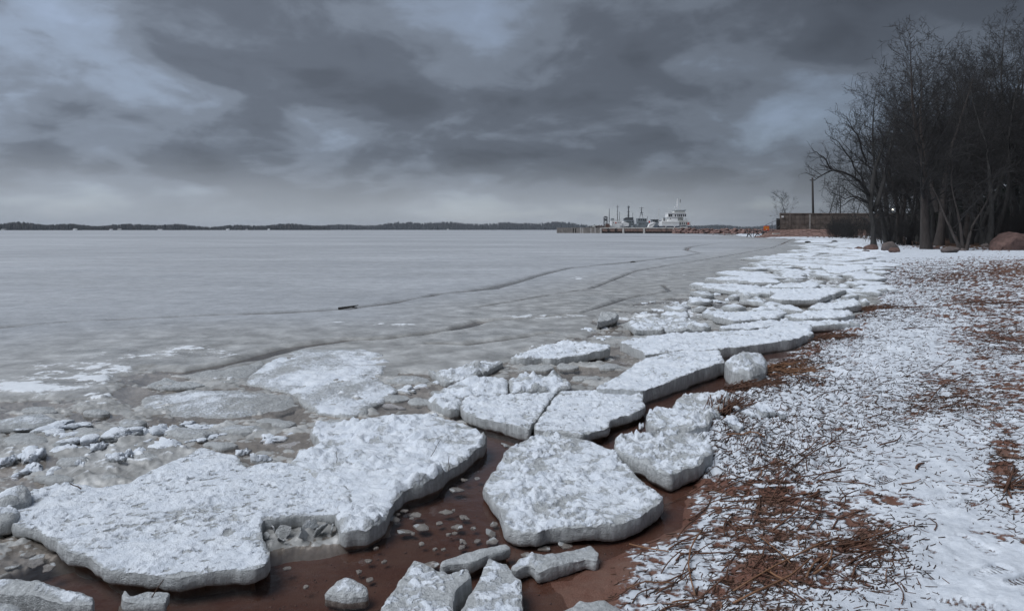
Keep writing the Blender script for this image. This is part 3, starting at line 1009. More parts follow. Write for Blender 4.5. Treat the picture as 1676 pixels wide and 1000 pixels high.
floe(I_, .115, 'wedge-shaped floe raised over broken ice at the grey water', .11, (.03, .06), 'wind', 1.0, seed=71, edge=.02, under=.16, amp=1.1)
floe(J_, .22, 'rounded upright ice block beside the reeds at the end of the tilted floe', .25, (-.10, .25), 'hummock', .66, seed=73, edge=.06, dome=.05, name='ice_block', cat='ice block', under=.08)
floe(G1_, .115, 'rubble-covered floe with a wedge-shaped grey front stranded on the beach edge', .10, (.015, .01), 'clump', 1.0, seed=79, edge=.014, amp=1.5)
floe(G2_, .125, 'lumpy floe under snow between the tilted floe and the reed tuft', .14, (0, .02), 'clump', .98, seed=83, edge=.04, amp=1.8)
floe(H1_, .10, 'tilted floe with a curled white horn rising from the pool', .14, (.07, -.06), 'clump', .98, seed=89, edge=.014, ej=.7)
floe(H2_, .09, 'narrow tapering floe with diagonal grooves beside wet red sand', .12, (.02, -.02), 'clump', 1.0, seed=97, edge=.012, ej=.7)
floe(H3_, .07, 'thin grey strip of ice at the foot of the five-sided floe, over water', .06, (0, 0), 'ice', .34, seed=101, edge=.02, name='ice_strip', cat='ice strip')
floe(H4_, .06, 'crumbling snowy strip of ice on wet red sand', .06, (0, 0), 'hummock', .60, seed=103, edge=.018, name='ice_strip', cat='ice strip')
floe(H5_, .12, 'pointed grey ice block half buried in the snowy beach edge', .14, (-.05, .1), 'ice', .50, seed=107, edge=.03, dome=.05, name='ice_block', cat='ice block')
floe(K1_, .05, 'small snow-topped lump of ice alone in the red-brown pool', .08, (0, .2), 'hummock', .68, seed=109, edge=.02, dome=.02, name='ice_lump', cat='ice lump')
floe(K2_, .045, 'small grey horned lump of ice below the curved floe edge', .06, (0, .1), 'ice', .42, seed=113, edge=.016, name='ice_lump', cat='ice lump')
floe(L_, .11, 'long grey ice block with a white snow stripe across the water from the huge floe', .16, (.0, .06), 'hummock', .64, seed=127, edge=.03, name='ice_block', cat='ice block')
floe(L2_, .10, 'dull grey ice block in front of the snow-striped block', .12, (0, .02), 'ice', .40, seed=131, edge=.03, name='ice_block', cat='ice block')
floe(L3_, .15, 'cube-like white ice block at the pointed tip of the huge floe', .13, (0, .05), 'hummock', .80, seed=137, edge=.03, dome=.04, name='ice_block', cat='ice block')
floe(L4_, .12, 'low white ice block wedged against the pointed tip of the huge floe', .10, (0, .05), 'hummock', .74, seed=139, edge=.025, dome=.03, name='ice_block', cat='ice block')
floe(M1_, .03, 'domed grey ice plate with a snow streak in the slush', .09, (0, .015), 'ice', .52, seed=149, edge=.03, dome=.05, wet=.25, name='ice_plate', cat='ice plate')
floe(M2_, .045, 'large pale ice plate with a white snow patch and curled edge', .10, (0, .0), 'ice', .64, seed=151, edge=.028, dome=.03, wet=.1, name='ice_plate', cat='ice plate')
floe(M3_, .035, 'thin bare ice slab with a sharp tip at the dark water hole', .05, (0, .0), 'ice', .22, seed=157, edge=.01, name='ice_plate', cat='ice plate')
floe(M5_, .035, 'low lumpy ice plate between the dark hole and the large pale plate', .06, (0, 0), 'ice', .42, seed=163, edge=.025, dome=.02, wet=.2, name='ice_plate', cat='ice plate')
floe(N_, .075, 'smooth rounded ice plate among snow-capped rubble', .07, (0, .02), 'ice', .40, seed=167, edge=.03, dome=.03, name='ice_plate', cat='ice plate')

# half-sunken glassy plates refrozen into the slush
SUNK = [(60, 668, 60, 10), (160, 672, 46, 8), (40, 716, 70, 14), (150, 705, 60, 9), (215, 690, 50, 9), (310, 705, 80, 12), (390, 700, 70, 11), (450, 690, 60, 9), (360, 724, 50, 9), (20, 742, 50, 12), (120, 752, 56, 10), (235, 745, 60, 10), (90, 780, 60, 9), (180, 778, 40, 7),
        (560, 690, 46, 6), (640, 650, 60, 8), (690, 655, 40, 8), (720, 640, 40, 6), (660, 620, 70, 8), (880, 600, 60, 6), (960, 618, 50, 6), (1000, 598, 40, 6), (930, 598, 40, 4), (1010, 552, 40, 5), (1060, 548, 46, 4)]
rng_s = np.random.default_rng(31)
for i, (u, v, w, hh) in enumerate(SUNK):
    n = 10
    a = np.arange(n) * 2 * math.pi / n + rng_s.uniform(-.25, .25, n); r = rng_s.uniform(.6, 1.1, n)
    floe([(u + math.cos(b) * q * w * .6, v + math.sin(b) * q * hh * .75) for b, q in zip(a, r)], rng_s.uniform(.022, .038), 'low half-sunken grey plate refrozen into the slush', .07, (rng_s.uniform(-.03, .03), rng_s.uniform(-.02, .03)), 'ice', rng_s.uniform(.22, .48), seed=900 + i,
         edge=.02, dome=.015, wet=.12, name='ice_plate', cat='ice plate', group='half-sunken plates in the slush')

Q = {
    'mid-shore floe with a straight front edge facing the grey water channel': ([(1166, 514), (1200, 509), (1284, 508), (1289, 511), (1274, 519), (1200, 524), (1169, 518)], .16),
    'wide low floe touching the reeds beyond the broad flat floe': ([(1282, 515), (1334, 509), (1360, 506), (1390, 508), (1400, 514), (1370, 520), (1315, 521)], .16),
    'white floe with a notched far side above the dark channel': ([(1258, 487), (1267, 480), (1260, 475), (1320, 472), (1360, 472), (1385, 474), (1358, 483), (1339, 490), (1277, 491)], .17),
    'slim floe behind the notched white floe': ([(1258, 467), (1320, 463), (1344, 464), (1334, 470), (1267, 469)], .15),
    'little tilted floe afloat in the dark channel': ([(1272, 499), (1296, 499), (1318, 508), (1296, 507), (1272, 503)], .13),
    'floe between the dark channel and the beach reeds': ([(1322, 503), (1339, 496), (1360, 494), (1400, 494), (1410, 499), (1380, 504), (1340, 506)], .15),
    'long low floe lying along the far side of the broad flat floe': ([(1198, 530), (1248, 526), (1320, 524), (1400, 526), (1410, 529), (1350, 531), (1265, 533), (1224, 538), (1183, 538), (1176, 533)], .13),
    'snow-dusted slushy floe beside the smooth grey ice': ([(1020, 530), (1056, 521), (1128, 520), (1142, 530), (1157, 538), (1092, 543), (1051, 538)], .08),
    'upturned bare plate of ice at the end of the crack': ([(977, 526), (984, 511), (996, 509), (1013, 514), (1004, 520)], .16),
    'white floe with a pointed end by the snowy beach': ([(1343, 437), (1411, 433), (1418, 440), (1375, 447), (1354, 445)], .18),
}
for i, (lb, (pp, h)) in enumerate(Q.items()):
    floe(pp, h, lb, .12, (0, .01), 'hummock' if 'slushy' in lb else 'wind', .62 if 'slushy' in lb else (.3 if 'bare' in lb else 1.0), seed=200 + 7 * i, edge=.03, under=.05)

rng = np.random.default_rng(4)


def blob_poly(cx_, cy_, rx_, ry_, n, rot=0.0, jit=.25):
    a = np.sort(rng.uniform(0, 2 * math.pi, n) * .25 + np.arange(n) * 2 * math.pi / n)
    r = 1 + rng.uniform(-jit, jit, n)
    X = np.cos(a) * rx_ * r; Y = np.sin(a) * ry_ * r
    c, s = math.cos(rot), math.sin(rot)
    return [(cx_ + c * p - s * q, cy_ + s * p + c * q) for p, q in zip(X, Y)]


# floes pushed up along the farther shore, laid side by side between the slush and the beach
placed = []
tries = 0
while len(placed) < 95 and tries < 5000:
    tries += 1
    v = rng.uniform(393, 482); lo = np.interp(v, [393, 410, 440, 470, 482], [1330, 1310, 1240, 1190, 1180]); hi = np.interp(v, [393, 410, 440, 470, 482], [1400, 1420, 1440, 1440, 1440])
    u = rng.uniform(lo, hi) if rng.random() < .75 else rng.uniform(hi - 90, hi)
    x, y = px(u, v)
    r = rng.uniform(.5, 1.35) * (.55 + y / 45)
    if any((x - a) ** 2 + (y - b) ** 2 < (.72 * (r + c)) ** 2 for a, b, c in placed):
        continue
    if 455 < v < 482 and 1240 < u < 1400:
        continue
    placed.append((x, y, r))
    floe(None, rng.uniform(.07, .14), 'snow-covered floe in the jumble of floes leading to the bare trees', .12, (rng.uniform(-.03, .03), rng.uniform(-.02, .05)), 'wind', rng.uniform(.88, 1.05), seed=400 + len(placed),
         edge=.04, group='floes stranded along the far shore', world_pts=blob_poly(x, y, r * 1.15, r * .75, 9, rng.uniform(0, 3)), res=.005)


FILL = []
tries = 0
while len(FILL) < 90 and tries < 6000:
    tries += 1
    v = rng.uniform(428, 548)
    lo = np.interp(v, [428, 470, 500, 548], [1250, 1180, 1120, 1040]); hi = np.interp(v, [428, 470, 500, 530, 548], [1430, 1435, 1420, 1350, 1040])
    if hi <= lo: continue
    u = rng.uniform(lo, hi); x, y = px(u, v)
    r = rng.uniform(.12, .42) * (.5 + y / 22)
    if any((x - a) ** 2 + (y - b) ** 2 < (.9 * (r + c)) ** 2 for a, b, c in FILL): continue
    FILL.append((x, y, r))
    floe(None, rng.uniform(.07, .13), 'small snowy floe frozen in among the larger floes of the middle shore', .10, (rng.uniform(-.08, .08), rng.uniform(-.06, .08)), 'hummock', rng.uniform(.7, 1.0), seed=700 + len(FILL),
         edge=.03, group='small floes filling the middle shore', world_pts=blob_poly(x, y, r * 1.1, r * .75, 8, rng.uniform(0, 3), .32), res=.005)


# lumps of broken ice: a few shapes, copied
def lump(rg, seed, n=20, m=14):
    th, ph = np.meshgrid(np.linspace(0, 2 * math.pi, n, endpoint=False), np.linspace(.08, math.pi - .08, m))
    X = np.cos(th) * np.sin(ph); Y = np.sin(th) * np.sin(ph); Z = np.cos(ph)
    r = 1 + .35 * fbm(X * 1.8 + seed, Y * 1.8 + Z * 1.5, 4, seed, .6) + .20 * np.abs(fbm(X * 4 + seed, Y * 4 + Z * 5, 3, seed + 3, .6)) - .1
    P = np.stack([X * r, Y * r, Z * r], -1).reshape(-1, 3)
    dirs = rg.normal(size=(8, 3)); dirs /= np.linalg.norm(dirs, axis=1, keepdims=True)
    for dvec in dirs:                                   # broken facets
        k = P @ dvec - rg.uniform(.5, .8)
        P -= np.where(k > 0, k * .75, 0)[:, None] * dvec
    i = np.arange(n * m).reshape(m, n)
    F = np.stack([i[:-1], i[1:], np.roll(i, -1, 1)[1:], np.roll(i, -1, 1)[:-1]], -1).reshape(-1, 4)
    F = np.concatenate([F, np.stack([np.full(n // 2 - 1, 0), np.arange(1, n - 1, 2), np.arange(2, n, 2), np.full(n // 2 - 1, 0)], 1)[:0]])
    return P, F


def chunk_mesh(seed, flat=.6):
    """a craggy clump: several broken lumps frozen together"""
    rg = np.random.default_rng(seed)
    Vs, Fs, b = [], [], 0
    for q in range(8):
        P, F = lump(rg, seed * 13 + q)
        s_ = rg.uniform(.28, .62) if q else .75
        sc_ = np.array([s_ * rg.uniform(.6, 1.4), s_ * rg.uniform(.5, 1.1), s_ * rg.uniform(.5, 1.3)])
        a_, e_ = rg.uniform(0, 6.28), rg.normal(0, .6)
        P = P * sc_
        P = np.stack([P[:, 0] * math.cos(e_) - P[:, 2] * math.sin(e_), P[:, 1], P[:, 0] * math.sin(e_) + P[:, 2] * math.cos(e_)], 1)
        P = np.stack([P[:, 0] * math.cos(a_) - P[:, 1] * math.sin(a_), P[:, 0] * math.sin(a_) + P[:, 1] * math.cos(a_), P[:, 2]], 1)
        if q:
            P = P + np.array([rg.normal(0, .48), rg.normal(0, .38), rg.uniform(-.25, .35)])
        Vs.append(P); Fs.append(F + b); b += len(P)
    P = np.concatenate(Vs); F = np.concatenate(Fs)
    P[:, 2] *= flat
    P[:, 2] = np.maximum(P[:, 2], -.25)
    P[:, 2] -= P[:, 2].min()
    top = np.clip((P[:, 2] / P[:, 2].max() - .18) * 1.9, 0, 1)
    return P, F, top


def plate_mesh(seed):
    """thin broken plate"""
    rg = np.random.default_rng(seed)
    n = int(rg.integers(6, 10))
    a = np.arange(n) * 2 * math.pi / n + rg.uniform(-.3, .3, n); r = rg.uniform(.55, 1.05, n)
    ring = []
    for k in range(n):
        p = np.array([math.cos(a[k]) * r[k], math.sin(a[k]) * r[k] * .8]); q = np.array([math.cos(a[(k + 1) % n]) * r[(k + 1) % n], math.sin(a[(k + 1) % n]) * r[(k + 1) % n] * .8])
        for f in (0, .33, .66):
            ring.append(p + (q - p) * f + rg.normal(0, .03, 2))
    ring = np.array(ring); m = len(ring)
    lv = []
    for f, z in ((0, 1.0), (.55, 1.0), (.96, .95), (1.0, .5), (.93, 0.0)):
        zz_ = z + (.12 * fbm(ring[:, 0] * f * 2 + seed, ring[:, 1] * f * 2, 3, seed) if z > .6 else 0)
        lv.append(np.stack([ring[:, 0] * f, ring[:, 1] * f, np.full(m, 1.0) * zz_], 1))
    P = np.concatenate(lv)
    i = np.arange(m * 5).reshape(5, m)
    F = np.stack([i[:-1], i[1:], np.roll(i, -1, 1)[1:], np.roll(i, -1, 1)[:-1]], -1).reshape(-1, 4)
    sn = np.concatenate([np.full(m, v) for v in (.48, .46, .40, 0, 0)])
    return P, F, sn


CH = []
for k in range(9):
    P, F, top = chunk_mesh(60 + k, .55 + .05 * k)
    o = mesh_np('ice_chunk', P, F, M_FLOE, None, False, {'snow': top * (1.2 if k % 3 else .9), 'wet': .0 * top})
    CH.append(o.data)
    bpy.data.objects.remove(o)


PLT = []
for k in range(8):
    P, F, sn_ = plate_mesh(160 + k)
    o = mesh_np('ice_piece', P, F, M_FLOE, None, False, {'snow': sn_ * (1.0 if k % 2 else .7), 'wet': np.full(len(P), .12)})
    PLT.append(o.data)
    bpy.data.objects.remove(o)


def plate(k, x, y, z, s, th, rot, tilt, label, group, name='ice_piece'):
    o = bpy.data.objects.new(name, PLT[k % len(PLT)])
    o.location = (x, y, z); o.scale = (s, s, th); o.rotation_euler = (tilt[0], tilt[1], rot)
    link(o)
    return tag(o, label, 'ice piece', group)


def chunk(k, x, y, z, sx, sy, sz, rot, label, group, name='ice_chunk', tilt=(0, 0)):
    o = bpy.data.objects.new(name, CH[k % len(CH)])
    o.location = (x, y, z); o.scale = (sx, sy, sz); o.rotation_euler = (tilt[0], tilt[1], rot)
    link(o)
    return tag(o, label, 'ice chunk', group)


CAPS = [(75, 706, 68, 26), (104, 714, 54, 22), (112, 736, 52, 22), (158, 740, 27, 28), (48, 750, 56, 30), (56, 768, 36, 26), (193, 717, 55, 26), (258, 708, 46, 24), (276, 730, 60, 22), (184, 762, 30, 34), (204, 756, 20, 30),
        (28, 778, 24, 20), (394, 742, 26, 28), (426, 756, 26, 30), (430, 768, 40, 16), (708, 690, 28, 16), (440, 716, 60, 16), (486, 722, 60, 10), (216, 782, 30, 14), (136, 765, 16, 22), (90, 772, 26, 20), (8, 760, 30, 30), (236, 724, 30, 14), (330, 700, 40, 12), (350, 715, 30, 12), (240, 690, 20, 8), (130, 690, 30, 8),
        (540, 655, 30, 10), (660, 640, 30, 14), (690, 632, 26, 12), (720, 625, 24, 12), (640, 660, 40, 8)]
for i, (u, v, w, hh) in enumerate(CAPS):
    x, y = px(u, v)
    w *= 1.45; hh *= 1.05
    s = w * y / FPX / 2
    zc = max(ice_z(x, y), -.06) - .03
    chunk(i, x, y, zc, s * 1.0, s * .8, max(.03, hh * y / FPX * .85), rng.uniform(0, 6), 'snow-capped lump of refrozen ice in the slush behind the huge floe', 'snow-capped ice lumps in the slush')
# shards hanging in the cavity at the front of the big floe
for i, (u, v, w, hh, t) in enumerate([(459, 888, 8, 40, .15), (500, 880, 12, 34, -.6), (490, 893, 34, 26, .2), (440, 885, 24, 24, .5), (452, 902, 14, 20, 0), (470, 870, 10, 20, 1.0), (520, 885, 30, 34, .1), (540, 882, 22, 30, -.2), (430, 895, 14, 22, .3)]):
    x, y = px(u, v)
    s = max(w, hh) * y / FPX / 2
    plate(i, x, y + .06, .03, s, .010, i * .7, (1.2 + .2 * math.sin(i * 3), t), 'clear ice shard under the overhang of the huge floe', 'ice shards in the hollow of the huge floe', 'ice_shard')
# thin pieces afloat in the pool
for i, (u, v, w, hh) in enumerate([(690, 860, 38, 22), (748, 860, 22, 20), (757, 884, 16, 14), (645, 848, 24, 24), (660, 868, 32, 24), (707, 922, 28, 26), (806, 884, 22, 18), (808, 856, 18, 14), (803, 870, 30, 6), (780, 745, 30, 10), (830, 728, 26, 10), (716, 776, 20, 10), (745, 800, 30, 5),
                                  (620, 838, 16, 12), (700, 760, 24, 8), (810, 775, 14, 8), (690, 888, 14, 6), (735, 872, 10, 6), (775, 862, 14, 8), (862, 905, 20, 8), (890, 895, 26, 10), (925, 888, 30, 12), (616, 895, 10, 12), (60, 915, 40, 24), (45, 905, 30, 22), (80, 925, 26, 14), (30, 890, 18, 24), (20, 925, 30, 20)]):
    x, y = px(u, v)
    s = w * y / FPX / 2
    zc = float(base_z(np.array([x]), np.array([y]), shore_s(np.array([x]), np.array([y])))[0])
    plate(i, x, y, max(zc, -.012) - .002, s * 1.1, .012, rng.uniform(0, 6), (rng.uniform(-.05, .4), rng.uniform(-.25, .25)), 'thin grey ice piece afloat in the red-brown pool', 'ice pieces in the pool')
for i in range(26):
    u, v = (rng.uniform(640, 800), rng.uniform(830, 900)) if i < 14 else ((rng.uniform(700, 800), rng.uniform(735, 800)) if i < 20 else (rng.uniform(450, 640), rng.uniform(905, 985)))
    x, y = px(u, v)
    s = rng.uniform(8, 26) * y / FPX / 2
    plate(i, x, y, -.012 - .010 * rng.random(), s, .010, rng.uniform(0, 6), (rng.uniform(-.06, .06), rng.uniform(-.06, .06)), 'thin grey ice piece afloat in the red-brown pool', 'ice pieces in the pool')
# crumbled ice in the slush along the shore
for i in range(170):
    r_ = rng.random()
    if r_ < .55:
        u = rng.uniform(1030, 1240); v = np.interp(u, [1030, 1240], [528, 468]) + rng.normal(0, 8)
    elif r_ < .8:
        u = rng.uniform(1000, 1075); v = 578 + (u - 1000) * .05 + rng.normal(0, 9)
    elif r_ < .88:
        u = rng.uniform(960, 1010); v = rng.uniform(535, 556)
    else:
        u = rng.uniform(1200, 1340); v = np.interp(u, [1200, 1340], [470, 425]) + rng.normal(0, 6)
    x, y = px(u, v)
    s = rng.uniform(4, 12) * y / FPX
    chunk(i, x, y, max(ice_z(x, y), -.05) - .03, s * 1.2, s, s * rng.uniform(.35, .75), rng.uniform(0, 6), 'crumbled snowy ice chunk in the slush beyond the tilted floe', 'crumbled ice along the slush')
# loose lumps on the beach
for i, (u, v, w, lb) in enumerate([(1246, 803, 46, 'small clean ice slab lying on red sand among reeds'), (1230, 821, 32, 'grey ice cobble beside the small clean slab on red sand'), (1405, 560, 18, 'lone ice lump on the snow beside the reed strip'),
                                   (1018, 692, 40, 'flat little ice block in the gap below the bitten floe corner'), (1050, 702, 26, 'three-cornered ice block beside the flat little block'),
                                   (1200, 708, 50, 'snowy ice boulder behind the bent yellow reed'), (1225, 690, 40, 'low snowy ice boulder uphill of the reed tuft'), (1252, 686, 46, 'flat-topped grey ice boulder in the snow rubble')]):
    x, y, z = hit(u, v)
    if i in (3, 4): z = -.02
    s = w * y / FPX / 2
    o = chunk(i, x, y, z - .01, s, s * .6, s * (.40 if i < 3 else .9), .3 * i, lb, None, 'ice_lump')

# ================================================================ trees
def bend(rg, p0, d, L, k, wig, up, sag=0.0):
    pts = [np.array(p0, float)]
    d = np.array(d, float)
    for i in range(k - 1):
        d = d + rg.normal(0, wig, 3) + np.array([0, 0, up - sag])
        d /= np.linalg.norm(d)
        pts.append(pts[-1] + d * L / (k - 1))
    return np.array(pts)


def path_dir(P, f):
    i = min(int(f * (len(P) - 1)), len(P) - 2)
    a = f * (len(P) - 1) - i
    d = P[i + 1] - P[i]
    return P[i] + a * d, d / (np.linalg.norm(d) + 1e-9)


def side_dir(rg, d, ang):
    r = rg.normal(size=3); r -= r @ d * d
    r /= np.linalg.norm(r) + 1e-9
    return d * math.cos(ang) + r * math.sin(ang)


def tree_geo(seed, H, r0, stems=None, limbs=20, first=.25, spread=.30, extra=None, dens=1.0, up=.055, twig_r=.0155):
    """alder-like bare tree -> chains of the trunk, chains of the crown (origin at the base)"""
    rg = np.random.default_rng(seed)
    trunk, crown = [], []
    stems = stems or [((0, 0, 0), (.03, 0, 1), 1.0)]
    limb_list = []
    for b, d, f in stems:
        P = bend(rg, b, d, H * f, 15, .07, .035)
        rr = r0 * (.55 + .45 * f) * np.maximum(.03, (1 - np.linspace(0, 1, 15)) ** (1.2 if f > .6 else .55))
        if b[2] > 1:
            rr *= .82; rr[0] *= .8
        else:
            rr[0] *= 1.35; rr[1] *= 1.1
        trunk.append((P, rr, 8))
        n = int(limbs * f)
        for i in range(n):
            g = first + (1 - first) * (i + rg.random()) / n
            p, dd = path_dir(P, min(g, .985))
            rad = np.interp(g, np.linspace(0, 1, 15), rr)
            L = H * spread * (1.12 - .78 * ((g - first) / (1 - first)) ** 1.3) * rg.uniform(.65, 1.15)
            if g > .9: L *= 1.2
            limb_list.append((p, side_dir(rg, dd, rg.uniform(.75, 1.3)), L, max(.018, rad * rg.uniform(.30, .5))))
    for P, r_ in (extra or []):
        P = np.array(P, float)
        t = np.linspace(0, len(P) - 1, 9); i = np.minimum(t.astype(int), len(P) - 2)
        PP = P[i] + (P[i + 1] - P[i]) * (t - i)[:, None] + rg.normal(0, .06, (9, 3))
        limb_list.append((PP, None, float(np.sum(np.linalg.norm(np.diff(PP, axis=0), axis=1))), r_))
    for p, d, L, r in limb_list:
        if d is None:
            P = p
        else:
            P = bend(rg, p, d, L, 8, .13, up)
        k = len(P)
        rr = r * (1 - .85 * np.linspace(0, 1, k))
        crown.append((P, rr, 5))
        nb = max(3, int(L * 1.7 * dens))
        for j in range(nb):
            f = .15 + .85 * (j + rg.random()) / nb
            q, dd = path_dir(P, min(f, .99))
            Lb = L * rg.uniform(.22, .48) * (1.15 - .6 * f) + .35
            B = bend(rg, q, side_dir(rg, dd, rg.uniform(.5, 1.1)), Lb, 5, .16, .09)
            rb = max(.011, r * .38 * (1 - .6 * f))
            crown.append((B, rb * (1 - .7 * np.linspace(0, 1, 5)), 4))
            nt = max(3, int(Lb * 3.1 * dens))
            for m in range(nt):
                f2 = .15 + .85 * (m + rg.random()) / nt
                q2, d2 = path_dir(B, min(f2, .99))
                Lt = rg.uniform(.35, .95)
                T = bend(rg, q2, side_dir(rg, d2, rg.uniform(.5, 1.1)), Lt, 4, .2, .06)
                crown.append((T, twig_r * np.array([1, .85, .7, .45]), 3))
                for w in range(int(rg.integers(1, 3))):
                    q3, d3 = path_dir(T, rg.uniform(.25, .98))
                    E = bend(rg, q3, side_dir(rg, d3, rg.uniform(.5, 1.2)), rg.uniform(.15, .45), 3, .25, .04)
                    crown.append((E, twig_r * np.array([.8, .65, .5]), 3))
    return trunk, crown


def tree_obj(name, geo, label, loc, rz=0, s=1.0, cat='tree', group=None, bark=None):
    root = empty(name, loc, rz); root.scale = (s, s, s)
    V, F = tubes(geo[0]); mesh_np('trunk', V, F, bark or M_BARK, root)
    V, F = tubes(geo[1]); mesh_np('crown', V, F, M_TWIG, root)
    return tag(root, label, cat, group)


def copy_tree(o, loc, rz, s, label, group=None):
    c = o.copy(); link(c)
    c.location = loc; c.rotation_euler = (0, 0, rz); c.scale = s if isinstance(s, tuple) else (s, s, s)
    c['label'] = label
    if group: c['group'] = group
    elif 'group' in c: del c['group']
    for ch in o.children:
        q = ch.copy(); link(q, c)
    return c


def base_at(u, v):
    x, y, z = hit(u, v)
    return (x, y, z - .08), y


# the leaning alder with the long limb over the wall
loc, T = base_at(1430, 404)
sc = T / FPX


def loc_px(u, v, dy=0.0):
    return ((u - 1430) * sc, dy, (404 - v) * sc)


limb1 = [loc_px(1420, 318, 0), loc_px(1408, 302, -.4), loc_px(1392, 290, -.8), loc_px(1370, 281, -1.0), loc_px(1350, 279, -1.2), loc_px(1336, 286, -1.0), loc_px(1322, 296, -1.2)]
limb1b = [loc_px(1352, 279, -1.2), loc_px(1341, 265, -1.5), loc_px(1328, 254, -1.4), loc_px(1316, 245, -1.6)]
limb2 = [loc_px(1425, 330, 0), loc_px(1405, 320, .4), loc_px(1390, 322, .8), loc_px(1376, 316, 1.0), loc_px(1364, 310, 1.2)]
limb3 = [loc_px(1424, 332, 0), loc_px(1400, 322, -.6), loc_px(1378, 330, -1.0), loc_px(1362, 342, -1.0)]
limb4 = [loc_px(1418, 300, .3), loc_px(1400, 262, .5), loc_px(1380, 235, .3), loc_px(1366, 226, .4)]
limb5 = [loc_px(1418, 262, 0), loc_px(1400, 225, -.6), loc_px(1388, 205, -.5), loc_px(1384, 190, -.4)]
g = tree_geo(5, 250 * sc, .36, [((0, 0, 0), (-.02, 0, 1), .45), ((-.25, 0, 3.6), (-.12, .05, 1), .78), ((.1, .1, 3.4), (.42, .1, 1), .80)], 20, .3, .27,
             [(limb1, .17), (limb1b, .09), (limb2, .09), (limb3, .09), (limb4, .10), (limb5, .10)], 1.05)
tree_obj('alder_tree', g, 'bare tree with a long limb arching out over the concrete wall', loc)

def stem_tree(u, v, vtop, seed, label, stems=None, r0=.3, limbs=24, first=.3, spread=.22, name='alder_tree', bark=None, dens=1.0, group=None):
    loc, T = base_at(u, v)
    H = (v - vtop) / FPX * T
    g = tree_geo(seed, H, r0, stems, limbs, first, spread, None, dens)
    return tree_obj(name, g, label, loc, bark=bark, group=group)


TR = []
TR.append(stem_tree(1452, 400, 112, 8, 'bare tree forking beside the limb-arching tree, tallest twig tip over boulders', [((0, 0, 0), (-.10, .05, 1), 1.0), ((.3, .3, 0), (.02, .1, 1), .72)], .27, 26, .22, .30))
TR.append(stem_tree(1463, 398, 130, 9, 'slender bare tree leaning over the two round boulders', [((0, 0, 0), (.26, 0, 1), .95)], .24, 22, .3, .24))
TR.append(stem_tree(1516, 408, 55, 10, 'tall straight bare tree with the thickest reddish foot', [((0, 0, 0), (-.02, .0, 1), 1.0), ((.05, .1, 3.2), (.12, .1, 1), .76)], .36, 38, .20, .27, bark=M_BARK_RED, dens=1.1))
TR.append(stem_tree(1577, 410, 250, 12, 'low bush-like tree of thin crooked pale stems at a flat boulder', [((-.15, 0, 0), (-.42, .05, 1), .95), ((0, .1, 0), (-.03, 0, 1), 1.0), ((.15, 0, 0), (.22, -.05, 1), .9)], .13, 16, .25, .34, bark=M_BARK_RED))
TR.append(stem_tree(1598, 398, 85, 13, 'bare leaning twin-stemmed tree between the bush-like tree and the big red rock', [((0, 0, 0), (.16, 0, 1), 1.0), ((.5, .3, 0), (.27, .1, 1), .9)], .27, 26, .3, .22))
TR.append(stem_tree(1612, 396, 34, 14, 'tall bare tree whose slim trunk rises just left of the big red rock', [((0, 0, 0), (.10, 0, 1), 1.0)], .30, 32, .28, .20))
TR.append(stem_tree(1667, 392, 4, 15, 'tallest dark bare tree rising behind the big red rock', [((0, 0, 0), (-.02, 0, 1), 1.0), ((.8, .5, 0), (.08, .1, 1), .95)], .42, 36, .25, .21, dens=1.1))
WOODL = 'bare tree within the dark wood behind the boulders'
WOODG = 'bare trees of the dark wood behind the shore'
rng = np.random.default_rng(12)
spots = []
for t_, us in ((64, (1490, 1540, 1620, 1645, 1700, 1760)), (70, (1478, 1505, 1560, 1590, 1632, 1690, 1735)), (78, (1500, 1528, 1550, 1578, 1606, 1640, 1665, 1720)),
               (88, (1470, 1492, 1515, 1540, 1562, 1590, 1612, 1650, 1690)), (100, (1455, 1480, 1500, 1530, 1550, 1580, 1600, 1630, 1660, 1700)), (116, (1440, 1462, 1490, 1512, 1535, 1565, 1590, 1620, 1650, 1690))):
    for u in us:
        spots.append((u + rng.uniform(-6, 6), t_ + rng.uniform(-3, 3)))
# skyline of the wood: pixel row of the tops, falling to the left
for i, (u, t_) in enumerate(spots):
    x = (u - UC) / FPX * t_
    z = gz1(x, t_)
    top = np.interp(u, [1440, 1475, 1520, 1560, 1600, 1660, 1760], [215, 160, 95, 105, 60, 25, 20]) + abs(rng.normal(0, 25))
    H = EYE - (top - VH) / FPX * t_ - z
    if i % 4 == 3 or (t_ > 84 and i % 2): continue
    src = TR[(0, 2, 4, 5, 6)[i % 5]]
    h0 = {0: 288, 2: 353, 4: 313, 5: 362, 6: 388}[(0, 2, 4, 5, 6)[i % 5]] / FPX * src.location.y
    f = H / h0
    copy_tree(src, (x, t_, z - .08), rng.uniform(0, 6.28), (min(f, 1.1), min(f, 1.1), f), WOODL, WOODG)
# dark spruces deeper in the wood
def spruce_geo(seed, H):
    rg = np.random.default_rng(seed)
    P = np.stack([np.zeros(8), np.zeros(8), np.linspace(0, H, 8)], 1)
    trunk = [(P, np.linspace(.24, .02, 8), 7)]
    cr = []
    for z in np.arange(H * .10, H * .985, .36):
        L = (H - z) * .23 * rg.uniform(.75, 1.1) + .25
        n = 8
        for k in range(n):
            a = rg.uniform(0, 6.28)
            d = np.array([math.cos(a), math.sin(a), -.12])
            B = bend(rg, (0, 0, z), d, L, 5, .06, .03)
            cr.append((B, np.linspace(.03, .008, 5), 3))
            for q in range(max(3, int(L * 4))):
                p, dd = path_dir(B, rg.uniform(.15, 1) * .99)
                e = side_dir(rg, dd, .8); e[2] -= .35
                T_ = bend(rg, p, e, rg.uniform(.25, .6), 3, .1, -.05)
                cr.append((T_, np.array([.05, .055, .02]), 3))
    return trunk, cr


